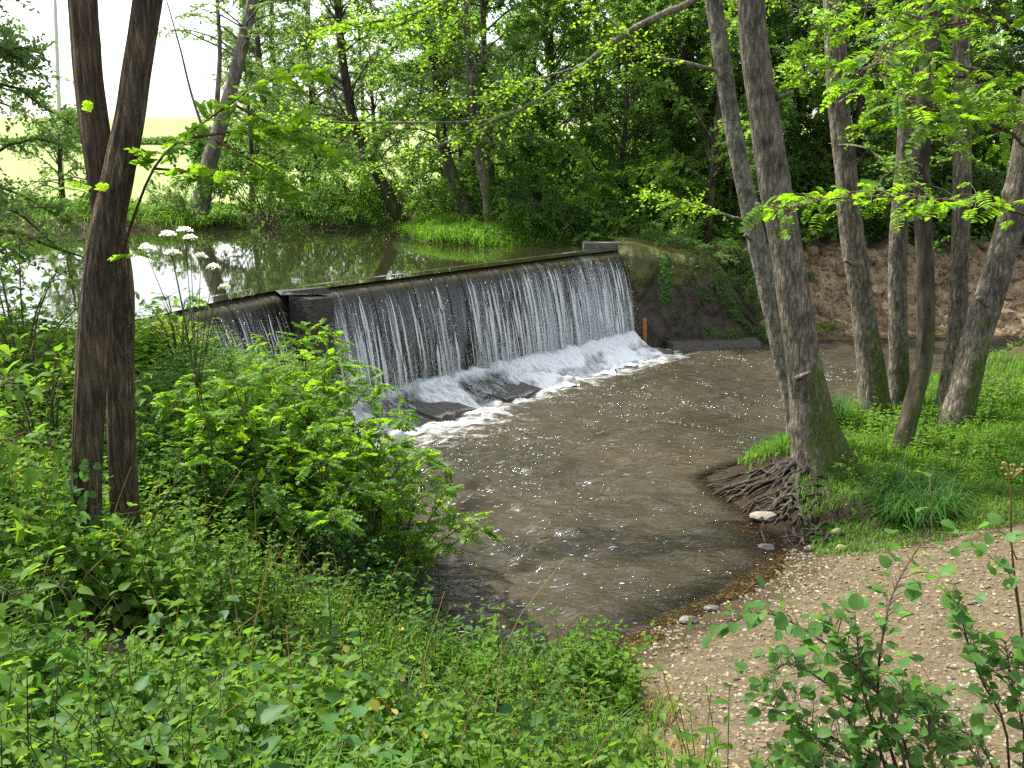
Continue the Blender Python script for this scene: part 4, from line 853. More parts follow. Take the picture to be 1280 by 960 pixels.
for k, (x, y, h, lb) in enumerate([(-10.2, 40, 6.0, 'pale bushy tree behind the ivy mound on the far bank'), (-7.6, 39, 6.5, 'pale bushy tree left of the dark leaning tree'), (-5.2, 38.4, 5.5, 'pale bushy tree just behind the dark leaning tree'), (-2.6, 38, 6.5, 'bushy tree right of the dark leaning tree'), (-6.4, 44, 8.5, 'taller pale tree at the edge of the field between the bushy ones')]):
    z0 = gz(x, y); t = thing('bank_tree', lb, 'tree', (x, y, z0)); tree_on(t, [(x, y, z0 - .2), (x + .1, y, z0 + h * .4), (x, y, z0 + h)], [.12, .09, .03], 'bark_wood', 'leaf_pale', z0 + 1.0 + .5 * (k % 2), z0 + h, 34, 2.3, 15, 14, .12, 150 + k, 8, rings=12, tz=.9, flat=.8, elj=.5)
for (px, D_, lb, w_) in [(846, 33.5, 'dark straight trunk in the wood behind the mossy wall', .17), (868, 34.5, 'dark trunk in the wood just right of the straight one', .15), (800, 36, 'thin dark trunk in the wood above the concrete block', .13), (890, 38, 'dark trunk in the wood seen beside the grey leaning alder', .16), (690, 34, 'thin sapling trunk in the wood left of the mossy wall', .09), (742, 35, 'leaning thin trunk at the edge of the wood', .08)]:
    x = (px - 640) / 1256 * D_ * 1.0; y = D_; z0 = gz(x, y); t = thing('woodland_tree', lb, 'tree', (x, y, z0))
    tree_on(t, [(x + .1, y, z0 - .2), (x, y, z0 + 2.5), (x - .1, y, z0 + 6), (x - .3, y, z0 + 11)], [w_, w_ * .85, w_ * .65, .03], 'bark_wood', 'leaf_wood', z0 + 2.4, z0 + 10.5, 40, 2.8, 18, 15, .12, int(px), 10, rings=18, tz=.8, flat=.7, elj=.4)
# trees beyond the left edge: their boughs hang into the picture
t = thing('waterside_tree', 'grey-green tree at the left edge above the upper pool', 'tree', (-7.0, 12.2, 2.5))
tree_on(t, [(-7.0, 12.2, 2.4), (-7.05, 12.3, 5), (-7.0, 12.4, 8), (-6.8, 12.4, 11)], [.2, .17, .12, .04], 'bark_wood', 'leaf_pale', 3.6, 8.6, 84, 2.3, 24, 15, .085, 130, 10, rings=18, twl=.7, el0=-.25, tz=.8, flat=.7, elj=.4)
for k, (x, y, lb) in enumerate([(-19.5, 35.5, 'round bushy tree on the far bank at the left edge'), (-16.5, 37.5, 'small bushy tree on the far bank behind the forked tree')]):
    z0 = gz(x, y); t = thing('bank_tree', lb, 'tree', (x, y, z0)); h = 5.5 - 2.6 * k
    tree_on(t, [(x, y, z0 - .2), (x, y, z0 + h * .4), (x + .1, y, z0 + h)], [.14, .1, .03], 'bark_wood', ('leaf_dark', 'leaf_pale')[k], z0 + .6, z0 + h, 30, 2.2, 12, 14, .12, 140 + k, 8, rings=12, tz=.9, flat=.8, elj=.5)

# ------------------------------------------------------------ the field: pole, hedges, farm building
px, py_, _ = (-26.37, 60.00, 3.86); t = thing('utility_pole', 'pale grey utility pole standing in the field', 'pole', (px, py_, 3))
mb = MB(); tube(mb, [(px, py_, 2.8), (px + .75, py_, 15.4)], [.13, .10], 10); part('post', mb, 'pole_grey', t)
for (x0, x1, y0, hgt, lb) in [(-130, -38, 255, 1.8, 'dark hedge across the foot of the far hill'), (-34, -16, 110, 5.0, 'leafy hedge along the right part of the field')]:
    r1 = np.random.default_rng(int(y0)); cm = MB(); n = 7000; x = r1.uniform(x0, x1, n); y = y0 + r1.normal(size=n) * 1.2; hh = hgt * (.6 + .6 * fbm(x * .12, x * 0)); z = ground(x, y, False) + hh * r1.uniform(0, 1, n)**.6
    scatter(cm, LEAF2, np.stack([x, y, z], -1), r1.normal(size=(n, 3)), r1.normal(size=(n, 3)) + [0, 0, 1], r1.uniform(.5, 1.0, n)); o = solid('hedge', cm, 'leaf_dark', lb, 'hedge')
r1 = np.random.default_rng(77)
for k, (x, y, s) in enumerate([(-128, 300, 9)]):
    lb = 'hedgerow tree on the far hill beside the utility pole'
    z0 = float(ground(np.array([x]), np.array([y]), False)[0]); t = thing('hill_tree', lb, 'tree', (x, y, z0)); mb = MB(); tube(mb, [(x, y, z0 - .5), (x, y, z0 + s * .5)], [.5, .3], 8); part('trunk', mb, 'bark_wood', t)
    cm = MB(); n = 2500; v = unit(r1.normal(size=(n, 3))) * (r1.uniform(0, 1, n)**.4)[:, None] * [s * .55, s * .55, s * .45]; v *= (.7 + .6 * fbm(v[:, 0] * .4, v[:, 1] * .4, v[:, 2] * .4))[:, None]
    scatter(cm, LEAF2, v + [x, y, z0 + s * .65], r1.normal(size=(n, 3)), r1.normal(size=(n, 3)) + [0, 0, 1], r1.uniform(.6, 1.1, n)); part('crown', cm, 'leaf_wood', t)
hx0, hy0 = (421 - 640) / 1256 * 150, 150; t = thing('farm_building', 'small white farm building with red door far across the field', 'building', (hx0, hy0, 3))
mb = MB(); box(mb, (hx0 - 2.6, hy0, 2.8), (hx0 + 1.6, hy0 + 4, 5.4)); part('wall', mb, 'white_wall', t, False)
mb = MB(); mb.add([(hx0 - 2.9, hy0 - .4, 5.3), (hx0 + 1.9, hy0 - .4, 5.3), (hx0 + 1.9, hy0 + 2, 6.9), (hx0 - 2.9, hy0 + 2, 6.9), (hx0 + 1.9, hy0 + 4.4, 5.3), (hx0 - 2.9, hy0 + 4.4, 5.3)], [[0, 1, 2, 3], [3, 2, 4, 5], [0, 5, 4, 1]], [[1, 4, 2], [0, 3, 5]]); part('roof', mb, 'roof_tile', t, False)
mb = MB(); box(mb, (hx0 + .2, hy0 - .08, 3), (hx0 + 1.3, hy0 - .01, 4.9)); part('door', mb, 'red_paint', t, False)
mb = MB(); box(mb, (hx0 - 1.6, hy0 - .06, 3.8), (hx0 - .6, hy0 - .01, 4.8)); part('window', mb, 'glass_dark', t, False)

# ------------------------------------------------------------ forked locust tree at the left
ft = thing('forked_tree', 'dark furrowed tree with two crossing trunks at the left', 'tree', (-3.1, 6.95, 2.05))
fd = bark_disp(.20, 5.2, 2)
mb = MB(); P = resample([(-3.10, 6.75, 1.96), (-3.07, 6.78, 2.19), (-3.02, 6.80, 2.73), (-2.96, 6.84, 3.31), (-2.89, 6.88, 3.87), (-2.80, 6.94, 4.41), (-2.70, 7.00, 4.81), (-2.59, 7.02, 5.21), (-2.53, 7.05, 5.52), (-2.43, 7.10, 5.99), (-2.32, 7.15, 6.49), (-2.12, 7.20, 7.27)], 260)
tube(mb, P, np.interp(np.linspace(0, 1, 260), [0, .06, .3, .45, .55, .7, .85, 1], [.13, .11, .105, .11, .1, .092, .09, .06]), 72, fd); part('trunk', mb, 'bark_locust', ft)
top1 = P[-1]
mb = MB(); P = resample([(-3.10, 7.60, 1.85), (-3.07, 7.55, 2.21), (-3.03, 7.50, 2.76), (-2.97, 7.45, 3.47), (-2.90, 7.35, 4.03), (-2.89, 7.25, 4.56), (-2.89, 7.20, 5.00), (-2.91, 7.20, 5.48), (-2.90, 7.20, 6.00), (-2.89, 7.20, 6.50), (-2.95, 7.20, 7.27)], 260)
tube(mb, P, np.interp(np.linspace(0, 1, 260), [0, .06, .3, .45, .55, .7, .85, 1], [.13, .112, .105, .11, .105, .10, .098, .06]), 72, bark_disp(.20, 5.2, 6)); part('trunk', mb, 'bark_locust', ft)
lm, cm = MB(), MB(); r = np.random.default_rng(9)
for tp in (top1, P[-1]):
    n = 12; az = np.arange(n) * 2.4; limbs_and_leaves(lm, cm, np.repeat([tp], n, 0) + [0, 0, .3], np.column_stack([np.cos(az), np.sin(az), r.uniform(.3, 1.6, n)]), r.uniform(1.2, 2.4, n), 9, 12, .07, r=r)
part('boughs', lm, 'bark_locust', ft); part('crown', cm, 'leaf_locust', ft)
rl = np.random.default_rng(15)
leafy_shoots(ft, [[(-2.81, 7.20, 4.22), (-2.64, 7.10, 4.56), (-2.44, 7.00, 4.89), (-2.21, 6.90, 5.08), (-1.83, 6.80, 5.31), (-1.56, 6.70, 5.45), (-1.21, 6.60, 5.47)],
                  [(-2.21, 6.90, 5.08), (-1.76, 6.70, 5.13), (-1.43, 6.60, 5.10), (-1.11, 6.50, 5.00)], [(-1.83, 6.80, 5.31), (-1.60, 6.70, 5.20), (-1.33, 6.60, 5.12)], [(-2.44, 7.00, 4.89), (-2.12, 6.80, 4.87), (-1.75, 6.60, 4.82)], [(-1.98, 6.90, 5.08), (-1.62, 6.70, 4.90), (-1.37, 6.60, 4.75)]],
             PIN, 'leaf_locust', 150, .19, .011, 'stem_red', lo=.3, r=rl, jit=.4, stemname='side_branch')
leafy_shoots(ft, [[(-2.79, 6.95, 5.21), (-2.82, 6.90, 5.25), (-2.82, 6.80, 5.27)], [(-2.74, 7.00, 4.68), (-2.77, 6.80, 4.75), (-2.86, 6.70, 4.74)], [(-2.66, 7.00, 4.41), (-2.56, 6.90, 4.32), (-2.48, 6.80, 4.34)]], PIN, 'leaf_locust', 12, .19, .005, 'stem_red', lo=.3, r=rl, stemname='side_branch')
# a few ivy leaves climbing the foot
for k in range(60):
    py = rl.uniform(560, 700); a = rl.uniform(-.9, .9); b = np.array([-3.02 + .14 * math.sin(a) + rl.normal() * .03, 6.68 - .02 * math.cos(a), 5 - (py - 190) / 1256 * 6.9]); leaf_obj(ft, ROUND[k % 3], 'leaf_round', b, (math.sin(a) + rl.normal() * .4, -.5, -.6), (math.sin(a), -1, .2), rl.uniform(.035, .06), wloc(ft))

# ------------------------------------------------------------ alders on the right bank
def alder(label, path, rad, seed, base, flare=.35, mat='bark_alder', nb=14, crown=(7.9, 12.5), spread=2.6):
    t = thing('alder_tree', label, 'tree', base)
    P = np.asarray(path, float); d = unit(P[-1] - P[-2]); ext = [P[-1] + d * 1.5, P[-1] + d * 3 + [0, 0, .3], P[-1] + d * 5.2 + [0, 0, .6]]
    rad = [v * .82 for v in rad]; allp = list(P) + ext; rr = list(rad) + [rad[-1] * .85, rad[-1] * .6, rad[-1] * .25]
    tree_on(t, allp, rr, mat, 'leaf_wood', max(crown[0], P[-1][2] + .4), crown[1], nb, spread, 10, 12, .09, seed, 30, bark_disp(.13, 4.0, seed, flare, knots=16), rings=170); return t
tA = alder('slender grey alder leaning left, behind the thickest trunk', [(4.58, 15.20, 0.06), (4.52, 15.20, 0.39), (4.36, 15.20, 1.23), (4.12, 15.20, 2.12), (3.81, 15.20, 3.23), (3.56, 15.20, 4.13), (3.27, 15.20, 5.23), (3.05, 15.20, 6.24), (2.88, 15.20, 7.11)], [.22, .19, .175, .17, .17, .165, .155, .15, .145], 3, (4.6, 15.2, .3), .2, 'bark_lichen')
tB = alder('thickest alder trunk with exposed roots at the water edge', [(4.68, 14.20, 0.19), (4.57, 14.20, 0.57), (4.38, 14.20, 1.24), (4.15, 14.20, 2.31), (3.90, 14.20, 3.46), (3.64, 14.20, 4.57), (3.44, 14.20, 5.53), (3.27, 14.20, 6.36), (3.18, 14.20, 6.97)], [.60, .50, .38, .30, .275, .265, .25, .235, .225], 5, (4.55, 14.2, .3), .45)
tC = alder('brown alder trunk right of the thickest one', [(6.42, 17.00, 0.14), (6.35, 17.00, 0.57), (6.19, 17.00, 1.50), (5.97, 17.00, 2.48), (5.73, 17.00, 3.56), (5.51, 17.00, 4.74), (5.29, 17.00, 6.01), (5.13, 17.00, 7.36)], [.36, .33, .28, .24, .23, .22, .21, .2], 7, (6.3, 17.0, .4))
tD = alder('upright alder trunk between the brown one and the curved one', [(6.99, 17.40, 0.10), (6.91, 17.40, 0.69), (6.78, 17.40, 1.85), (6.66, 17.40, 3.25), (6.63, 17.40, 4.20), (6.62, 17.40, 5.39), (6.53, 17.40, 7.42)], [.27, .23, .2, .19, .18, .17, .15], 9, (6.9, 17.4, .4))
tE = alder('slim dark alder with a curved lower trunk', [(5.83, 14.60, 0.13), (5.87, 14.60, 0.51), (6.04, 14.70, 1.23), (6.19, 14.80, 2.08), (6.11, 14.80, 3.16), (5.96, 14.80, 4.21), (5.87, 14.80, 5.11), (5.84, 14.80, 6.42), (5.83, 14.80, 7.06)], [.2, .185, .17, .16, .155, .15, .14, .13, .12], 11, (5.8, 14.6, .4), .15, 'bark_wood')
tF = alder('mossy upright alder behind the leaning one at the right', [(7.57, 17.00, 0.09), (7.57, 17.00, 0.65), (7.63, 17.00, 1.78), (7.58, 17.00, 2.89), (7.50, 17.00, 4.09), (7.37, 17.00, 5.51), (7.15, 17.00, 7.36)], [.24, .22, .2, .19, .18, .17, .15], 13, (7.6, 17.0, .4))
tG = alder('thick alder leaning right at the right edge', [(7.24, 16.00, 0.22), (7.31, 16.00, 0.63), (7.48, 16.00, 1.84), (7.68, 16.00, 2.88), (7.87, 16.00, 4.08), (7.98, 16.00, 5.12), (8.07, 16.00, 6.54)], [.36, .32, .29, .28, .265, .25, .23], 15, (7.3, 16.0, .4))
# roots of the thickest alder, spreading into the water
r = np.random.default_rng(44)
for k in range(38):
    a = R(r.uniform(150, 250)); ln = r.uniform(.4, 1.35) * (1.15 if 160 < math.degrees(a) < 215 else .75); n = 16; t = np.linspace(0, 1, n); x0, y0 = 4.5 + .3 * math.cos(a), 14.15 + .3 * math.sin(a)
    w_ = np.cumsum(np.cumsum(r.normal(size=(n, 2)) * .022, 0), 0) * .55 + np.cumsum(r.normal(size=(n, 2)) * .03, 0); x = x0 + math.cos(a) * ln * t + w_[:, 0]; y = y0 + math.sin(a) * ln * t + w_[:, 1] - .25 * t**2 * (a > R(230))
    z = np.maximum(ground(x, y), -.10) + .03 * (1 - t)**1.5 + .0 + .045 * np.sin(t * 13 + k * 2) * (t > .1) + .10 * np.exp(-t * 8)
    z[-1] -= .08; z[-2] -= .03; mb = MB(); tube(mb, np.stack([x, y, z], -1), np.linspace(.018 + .055 * r.uniform()**2.5, .010, n) * (1 + .35 * np.sin(t * 17 + k)), 8, bark_disp(.3, 2.5, k)); part('root', mb, 'root', tB)
# tangled small roots on the cut bank between roots and gravel
for k in range(30):
    c = np.array([3.55 + r.uniform(0, .75), 13.6 - r.uniform(0, 1.35)]); c[0] = 3.62 + .5 * (13.4 - c[1]) * .25 + r.uniform(-.12, .38); a = r.uniform(2.4, 5.4); n = 7; t = np.linspace(-.5, .5, n); ln = r.uniform(.25, .65)
    x = c[0] + math.cos(a) * ln * t + np.cumsum(r.normal(size=n)) * .03; y = c[1] + math.sin(a) * ln * t + np.cumsum(r.normal(size=n)) * .03; z = np.maximum(ground(x, y), 0) + r.uniform(.01, .10) + .02 * np.sin(t * 12)
    mb = MB(); tube(mb, np.stack([x, y, z], -1), np.linspace(.03, .012, n), 6); part('root', mb, 'root', tB)
# branches of the slender alder reaching over the pool
def bough(root, path, r0, r1, mat='bark_lichen', sides=8, name='bough'):
    mb = MB(); P = resample(path, 30); P = P + np.cumsum(rng.normal(size=P.shape), 0) * .006; tube(mb, P, np.linspace(r0, r1, 30), sides); part(name, mb, mat, root); return P
cm = MB(); rb = np.random.default_rng(71)
bs = []
bs.append(bough(tA, [(2.87, 15.20, 7.54), (2.57, 15.00, 7.09), (2.02, 14.90, 6.84), (1.46, 14.80, 6.53), (1.06, 14.70, 6.22), (0.56, 14.60, 5.82), (0.11, 14.50, 5.57), (-0.33, 14.40, 5.38), (-0.89, 14.30, 5.13), (-1.38, 14.20, 4.97), (-2.03, 14.10, 4.70)], .06, .012))
bs.append(bough(tA, [(3.07, 15.20, 6.13), (2.76, 15.10, 6.19), (2.40, 15.00, 6.25), (1.98, 14.90, 6.32), (1.68, 14.80, 6.53), (1.22, 14.70, 6.86), (0.66, 14.60, 7.13)], .032, .014))
bs.append(bough(tA, [(2.86, 15.20, 7.75), (1.78, 15.00, 8.03), (0.44, 14.80, 7.68), (-0.44, 14.60, 7.24), (-0.98, 14.50, 6.95), (-1.41, 14.40, 6.78), (-2.00, 14.30, 6.70), (-2.58, 14.20, 6.57)], .06, .012))
bs.append(bough(tA, [(-0.44, 14.60, 7.24), (-0.65, 14.50, 6.89), (-0.85, 14.40, 6.59), (-1.08, 14.40, 6.38)], .02, .008))
bs.append(bough(tA, [(-1.36, 14.40, 6.82), (-1.51, 14.30, 6.66), (-1.84, 14.30, 6.60), (-2.25, 14.20, 6.63)], .022, .008))
bs.append(bough(tA, [(1.06, 14.70, 6.22), (0.67, 14.60, 6.06), (0.11, 14.50, 5.92), (-0.44, 14.40, 5.75), (-1.04, 14.30, 5.70)], .022, .008))
bs.append(bough(tA, [(0.11, 14.50, 5.57), (-0.44, 14.40, 5.45), (-1.31, 14.20, 5.41), (-2.16, 14.00, 5.40), (-2.78, 13.90, 5.44), (-3.23, 13.80, 5.56)], .025, .008))
bs.append(bough(tA, [(3.54, 15.10, 4.00), (3.13, 15.00, 4.08), (2.69, 14.90, 4.20), (2.26, 14.80, 4.30), (1.95, 14.80, 4.37)], .022, .006))
for k, P in enumerate(bs):
    n = 120 if k in (0, 2) else 48; lo = .3 if k == 0 else .35; u = rb.uniform(lo, 1, n); i = (u * 29).astype(int); T = unit(np.gradient(P, axis=0))[i]; S = unit(np.cross(T, (0, 0, 1))) * rb.choice([-1, 1], n)[:, None]
    sprays(cm, LEAF4, P[i], T * .6 + S * .8 + rb.normal(size=(n, 3)) * .4, rb.uniform(.25, .7, n), 9, .075, .2, .4, r=rb)
part('hanging_leaves', cm, 'leaf_locust', tA)
# leafy boughs low on the alders at the right
cm, lm = MB(), MB(); rb = np.random.default_rng(72)
st = np.array([(5.19, 16.80, 6.25), (5.23, 16.60, 5.75), (6.57, 17.00, 5.26), (5.80, 14.60, 4.78), (5.79, 14.60, 5.44), (7.27, 16.80, 5.25), (7.21, 16.80, 5.88), (7.64, 15.80, 5.71), (5.36, 16.80, 5.13), (5.69, 14.70, 6.41), (7.19, 15.80, 6.52), (5.20, 16.80, 6.98)])
dd = np.array([(-1, -.6, .1), (1, -.7, .1), (.3, -1, -.05), (-.9, -.8, -.05), (.9, -.8, 0), (-.6, -1, -.1), (.8, -.6, .1), (-.8, -.7, .1), (.5, -1, -.2), (-.7, -.7, .2), (-.5, -1, 0), (-.5, -1, .1)])
limbs_and_leaves(lm, cm, st, dd, np.full(len(st), 1.5), 22, 11, .08, LEAF4, .22, .55, rb, .022); st2 = np.array([(4.35, 15.60, 6.95), (5.13, 15.60, 6.72), (5.44, 15.40, 7.03), (5.84, 14.60, 6.72), (6.83, 15.40, 7.03), (7.36, 15.40, 6.48), (5.45, 16.20, 5.97), (6.05, 16.20, 6.20), (7.02, 15.80, 5.83), (4.45, 15.80, 6.29), (7.27, 15.20, 5.34), (6.07, 14.60, 5.44)])
cm2 = MB(); limbs_and_leaves(lm, cm2, st2, rb.normal(size=(12, 3)) * [1, .5, .25], np.full(12, 1.3), 26, 12, .075, LEAF4, .25, .55, rb, .02, tz=.7, flat=.6); part('low_foliage', cm2, 'leaf_locust', tD)
part('low_boughs', lm, 'bark_lichen', tD)['kind'] = 'stuff'; part('low_foliage', cm, 'leaf_wood', tD)

# ------------------------------------------------------------ locust whose branches come in from the right edge
lt = thing('locust_tree', 'bright green locust branches reaching in from the right edge', 'tree', (4.9, 5.6, 1.0)); z0 = gz(4.9, 5.6); lt.location.z = z0
tree_on(lt, [(4.9, 5.6, z0 - .2), (4.85, 5.7, 3), (4.7, 5.9, 6), (4.6, 6, 9)], [.14, .12, .1, .05], 'bark_locust', 'leaf_locust', 7.6, 10, 9, 1.6, 7, 10, .06, 201, 16, rings=40)
rl = np.random.default_rng(16)
leafy_shoots(lt, [[(4.75, 5.8, 4.6), (3.31, 6.10, 4.60), (2.92, 6.10, 4.68), (2.58, 6.10, 4.72), (2.20, 6.10, 4.74), (1.87, 6.10, 4.72), (1.57, 6.10, 4.64)]], PIN, 'leaf_locust', 74, .17, .012, 'twig', lo=.28, r=rl, twig=.16, jit=.32, stemname='branch')
leafy_shoots(lt, [[(4.7, 5.9, 5.6), (3.00, 5.60, 5.33), (2.56, 5.50, 5.37), (2.18, 5.40, 5.38), (1.88, 5.30, 5.36)], [(4.65, 5.9, 6.0), (2.91, 5.60, 5.70), (2.49, 5.50, 5.67), (2.08, 5.40, 5.60), (1.80, 5.30, 5.41)], [(4.7, 5.9, 5.3), (2.93, 5.40, 5.00), (2.54, 5.30, 5.10), (2.24, 5.20, 5.19), (1.96, 5.10, 5.19)], [(4.65, 5.9, 6.2), (2.84, 5.60, 5.94), (2.43, 5.50, 5.84), (1.99, 5.40, 5.75)]],
             PIN, 'leaf_locust', 215, .15, .012, 'twig', lo=.42, r=rl, twig=.18, jit=.35, stemname='branch')

# ------------------------------------------------------------ locust suckers on the left bank
rl = np.random.default_rng(17)
def sucker(px, D_, dz, h, wd, nstem, n, label, size=.2, lean=(0, 0)):
    x, y = (px - 640) / 1256 * (D_ * .974 + (5 - dz) * .225), D_
    b = (x, y, gz(x, y)); t = thing('locust_shrub', label, 'shrub', b); leafy_shoots(t, fan_paths(b, nstem, h, wd, rl, lean), PIN, 'leaf_locust', n, size, .010, 'stem_green', lo=.25, r=rl, jit=.28, twig=.1); return t
sucker(390, 12.0, 1.5, 1.5, .7, 11, 180, 'locust shrub standing in front of the weir with feathery leaves')
sucker(450, 12.3, 1.2, 1.0, .55, 7, 100, 'low locust shrub right of the one in front of the weir')
sucker(315, 10.8, 1.5, 1.3, .9, 13, 260, 'locust shrub on the bank just right of the forked tree')
sucker(240, 9.8, 1.6, 1.1, .8, 12, 240, 'locust shrub low beside the foot of the forked tree')
sucker(400, 10.8, 1.2, 1.5, .9, 14, 290, 'locust shrub in the middle of the thicket by the pool')
sucker(330, 9.6, 1.2, 1.35, .9, 13, 280, 'locust shrub in the near middle of the thicket')
sucker(455, 10.4, .8, 1.5, .8, 13, 280, 'locust shrub at the pool edge of the thicket', lean=(.1, 0))
sucker(400, 9.4, 1.0, 1.2, .75, 11, 220, 'locust shrub at the near side of the thicket')
sucker(480, 11.5, .6, 1.15, .6, 9, 150, 'locust shrub at the far pool side of the thicket', lean=(.15, 0))
sucker(490, 9.8, .7, 1.25, .55, 10, 180, 'locust shrub leaning over the water at the right end of the thicket', lean=(.4, 0))
# brambles filling the thicket under the locust
mb = MB(); rb = np.random.default_rng(18)
x, y = pick(5200, -4.2, -.2, 8.6, 13.2, lambda x, y: (sdist(x, y, LOW) > .05) & (sdist(x, y, UP) > .4), rb); g = ground(x, y)
sprays(mb, LEAF4, np.stack([x, y, g + rb.uniform(0, .7, len(x))], -1), np.column_stack([rb.normal(size=(len(x), 2)), rb.uniform(-.2, .8, len(x))]), rb.uniform(.15, .4, len(x)), 6, .065, .3, .45, r=rb)
tag(link('bramble_thicket', mb.mesh('bramble_thicket'), 'leaf_dark'), 'dark bramble leaves filling the thicket on the left bank', 'brambles', kind='stuff')
# ------------------------------------------------------------ nettles and herbs on the near bank
def nettles(mb, sm, x, y, g, hmin, hmax, size, r, pairs=7):
    for k in range(len(x)):
        h = (hmin + (hmax - hmin) * fbm(x[k] * 1.1 + 3, y[k] * 1.1)**1.2 * 1.25) * r.uniform(.65, 1.2); a0 = r.uniform(0, 6.28); ln = r.normal(size=2) * .28; n = pairs; t = (np.arange(n) + 1) / n
        px, py, pz = x[k] + ln[0] * t**2 * h, y[k] + ln[1] * t**2 * h, g[k] + h * t; aa = a0 + (np.arange(n) % 2) * 1.57
        for s in (0, math.pi):
            yield np.stack([px, py, pz], -1), np.stack([np.cos(aa + s), np.sin(aa + s), -.25 + .5 * t], -1), size * (.5 + 1.1 * float(noise(x[k] * .8 + 7, y[k] * .8))) * r.uniform(.75, 1.25) * (1.15 - .65 * t**2)
        if sm is not None: tube(sm, [(x[k], y[k], g[k] - .03), (x[k] + ln[0] * h * .25, y[k] + ln[1] * h * .25, g[k] + h * .5), (px[-1], py[-1], pz[-1])], [.004, .003, .002], 4, cap=False)
mb, sm = MB(), MB(); rb = np.random.default_rng(19); bedge = lambda y: .85 + .25 * np.sin(y * 1.7)
x, y = pick(6000, -6.5, 1.2, 2.7, 9.6, lambda x, y: (x < bedge(y)) & (sdist(x, y, LOW) > .12) & (x > -.62 * y - 1.0) & ((y < 8.6 + .25 * x) | (x > -.9)) & ((y < 8.3) | (x > .2)) & (fbm(x * 1.4, y * 1.4) > .29 + .2 * (np.sin(x * 3 + y * 5) > .8)), rb); g = ground(x, y)
pp, dd, ss = [], [], []
for a, b, c in nettles(mb, sm, x, y, g, .12, .75, .085, rb): pp.append(a); dd.append(b); ss.append(c)
pp, dd, ss = np.concatenate(pp), np.concatenate(dd), np.concatenate(ss); scatter(mb, LEAFN, pp, dd + rb.normal(size=dd.shape) * .35 - [0, 0, .15], rb.normal(size=dd.shape) * .5 + [0, 0, 1], ss)
tag(link('nettle_bed', mb.mesh('nettle_bed'), 'leaf_nettle'), 'bed of nettles and low herbs covering the near left bank', 'nettles', kind='stuff')
tag(link('nettle_stalks', sm.mesh('nettle_stalks'), 'stem_green'), 'thin green stalks of the nettle bed on the near left bank', 'stalks', kind='stuff')
# herb cover farther up the left bank
mb = MB(); x, y = pick(3600, -9, -1.5, 7.5, 14.6, lambda x, y: (sdist(x, y, LOW) > .1) & (sdist(x, y, UP) > .25) & (x < -2.2), rb); g = ground(x, y); pp, dd, ss = [], [], []
for a, b, c in nettles(mb, None, x, y, g, .3, .75, .085, rb, 6): pp.append(a); dd.append(b); ss.append(c)
pp, dd, ss = np.concatenate(pp), np.concatenate(dd), np.concatenate(ss); scatter(mb, LEAF4, pp, dd + rb.normal(size=dd.shape) * .25, rb.normal(size=dd.shape) * .35 + [0, 0, 1], ss)
tag(link('bank_herbs', mb.mesh('bank_herbs'), 'leaf_nettle'), 'leafy green herbs covering the left bank behind the forked tree', 'herbs', kind='stuff')
# broad dock leaves, dead stems and yellowed leaves mixed into the bed
mb = MB(); x, y = pick(260, -5.5, .5, 3.0, 8.8, lambda x, y: (x < bedge(y) - .3) & (x > -.62 * y - 1.0) & (fbm(x * .9 + 5, y * .9) > .52), rb); n = len(x); g = ground(x, y)
for q in range(5):
    a = rb.uniform(0, 6.28, n); scatter(mb, LEAFN, np.stack([x + .05 * np.cos(a), y + .05 * np.sin(a), g + rb.uniform(.12, .55, n)], -1), np.stack([np.cos(a), np.sin(a), rb.uniform(-.4, .5, n)], -1), rb.normal(size=(n, 3)) * .4 + [0, 0, 1], rb.uniform(.06, .13, n), 1.1)
tag(link('dock_leaves', mb.mesh('dock_leaves'), 'leaf_elder'), 'broad dull green leaves scattered through the nettle bed', 'leaves', kind='stuff')
mb = MB(); x, y = pick(36, -5.5, .8, 3.0, 9.0, lambda x, y: (x < bedge(y)) & (x > -.62 * y - 1.0), rb); n = len(x); scatter(mb, LEAF4, np.stack([x, y, ground(x, y) + rb.uniform(.2, .6, n)], -1), rb.normal(size=(n, 3)), rb.normal(size=(n, 3)) * .5 + [0, 0, 1], rb.uniform(.04, .085, n))
tag(link('yellowed_leaves', mb.mesh('yellowed_leaves'), 'leaf_yellow'), 'yellowed leaves dotted through the nettle bed', 'leaves', kind='stuff')
mb = MB()
for k in range(150):
    x_, y_ = rb.uniform(-4.5, .6), rb.uniform(3.6, 8.8)
    if x_ < -.6 * y_ - .6: continue
    z_ = gz(x_, y_); d_ = rb.normal(size=2) * .3; h_ = rb.uniform(.35, .9); tube(mb, [(x_, y_, z_ - .02), (x_ + d_[0] * .4, y_ + d_[1] * .4, z_ + h_ * .55), (x_ + d_[0], y_ + d_[1], z_ + h_)], [.004, .003, .002], 4, cap=False)
tag(link('dry_stalks', mb.mesh('dry_stalks'), 'grass_dry'), 'thin dry stalks standing in the nettle bed', 'stalks', kind='stuff')
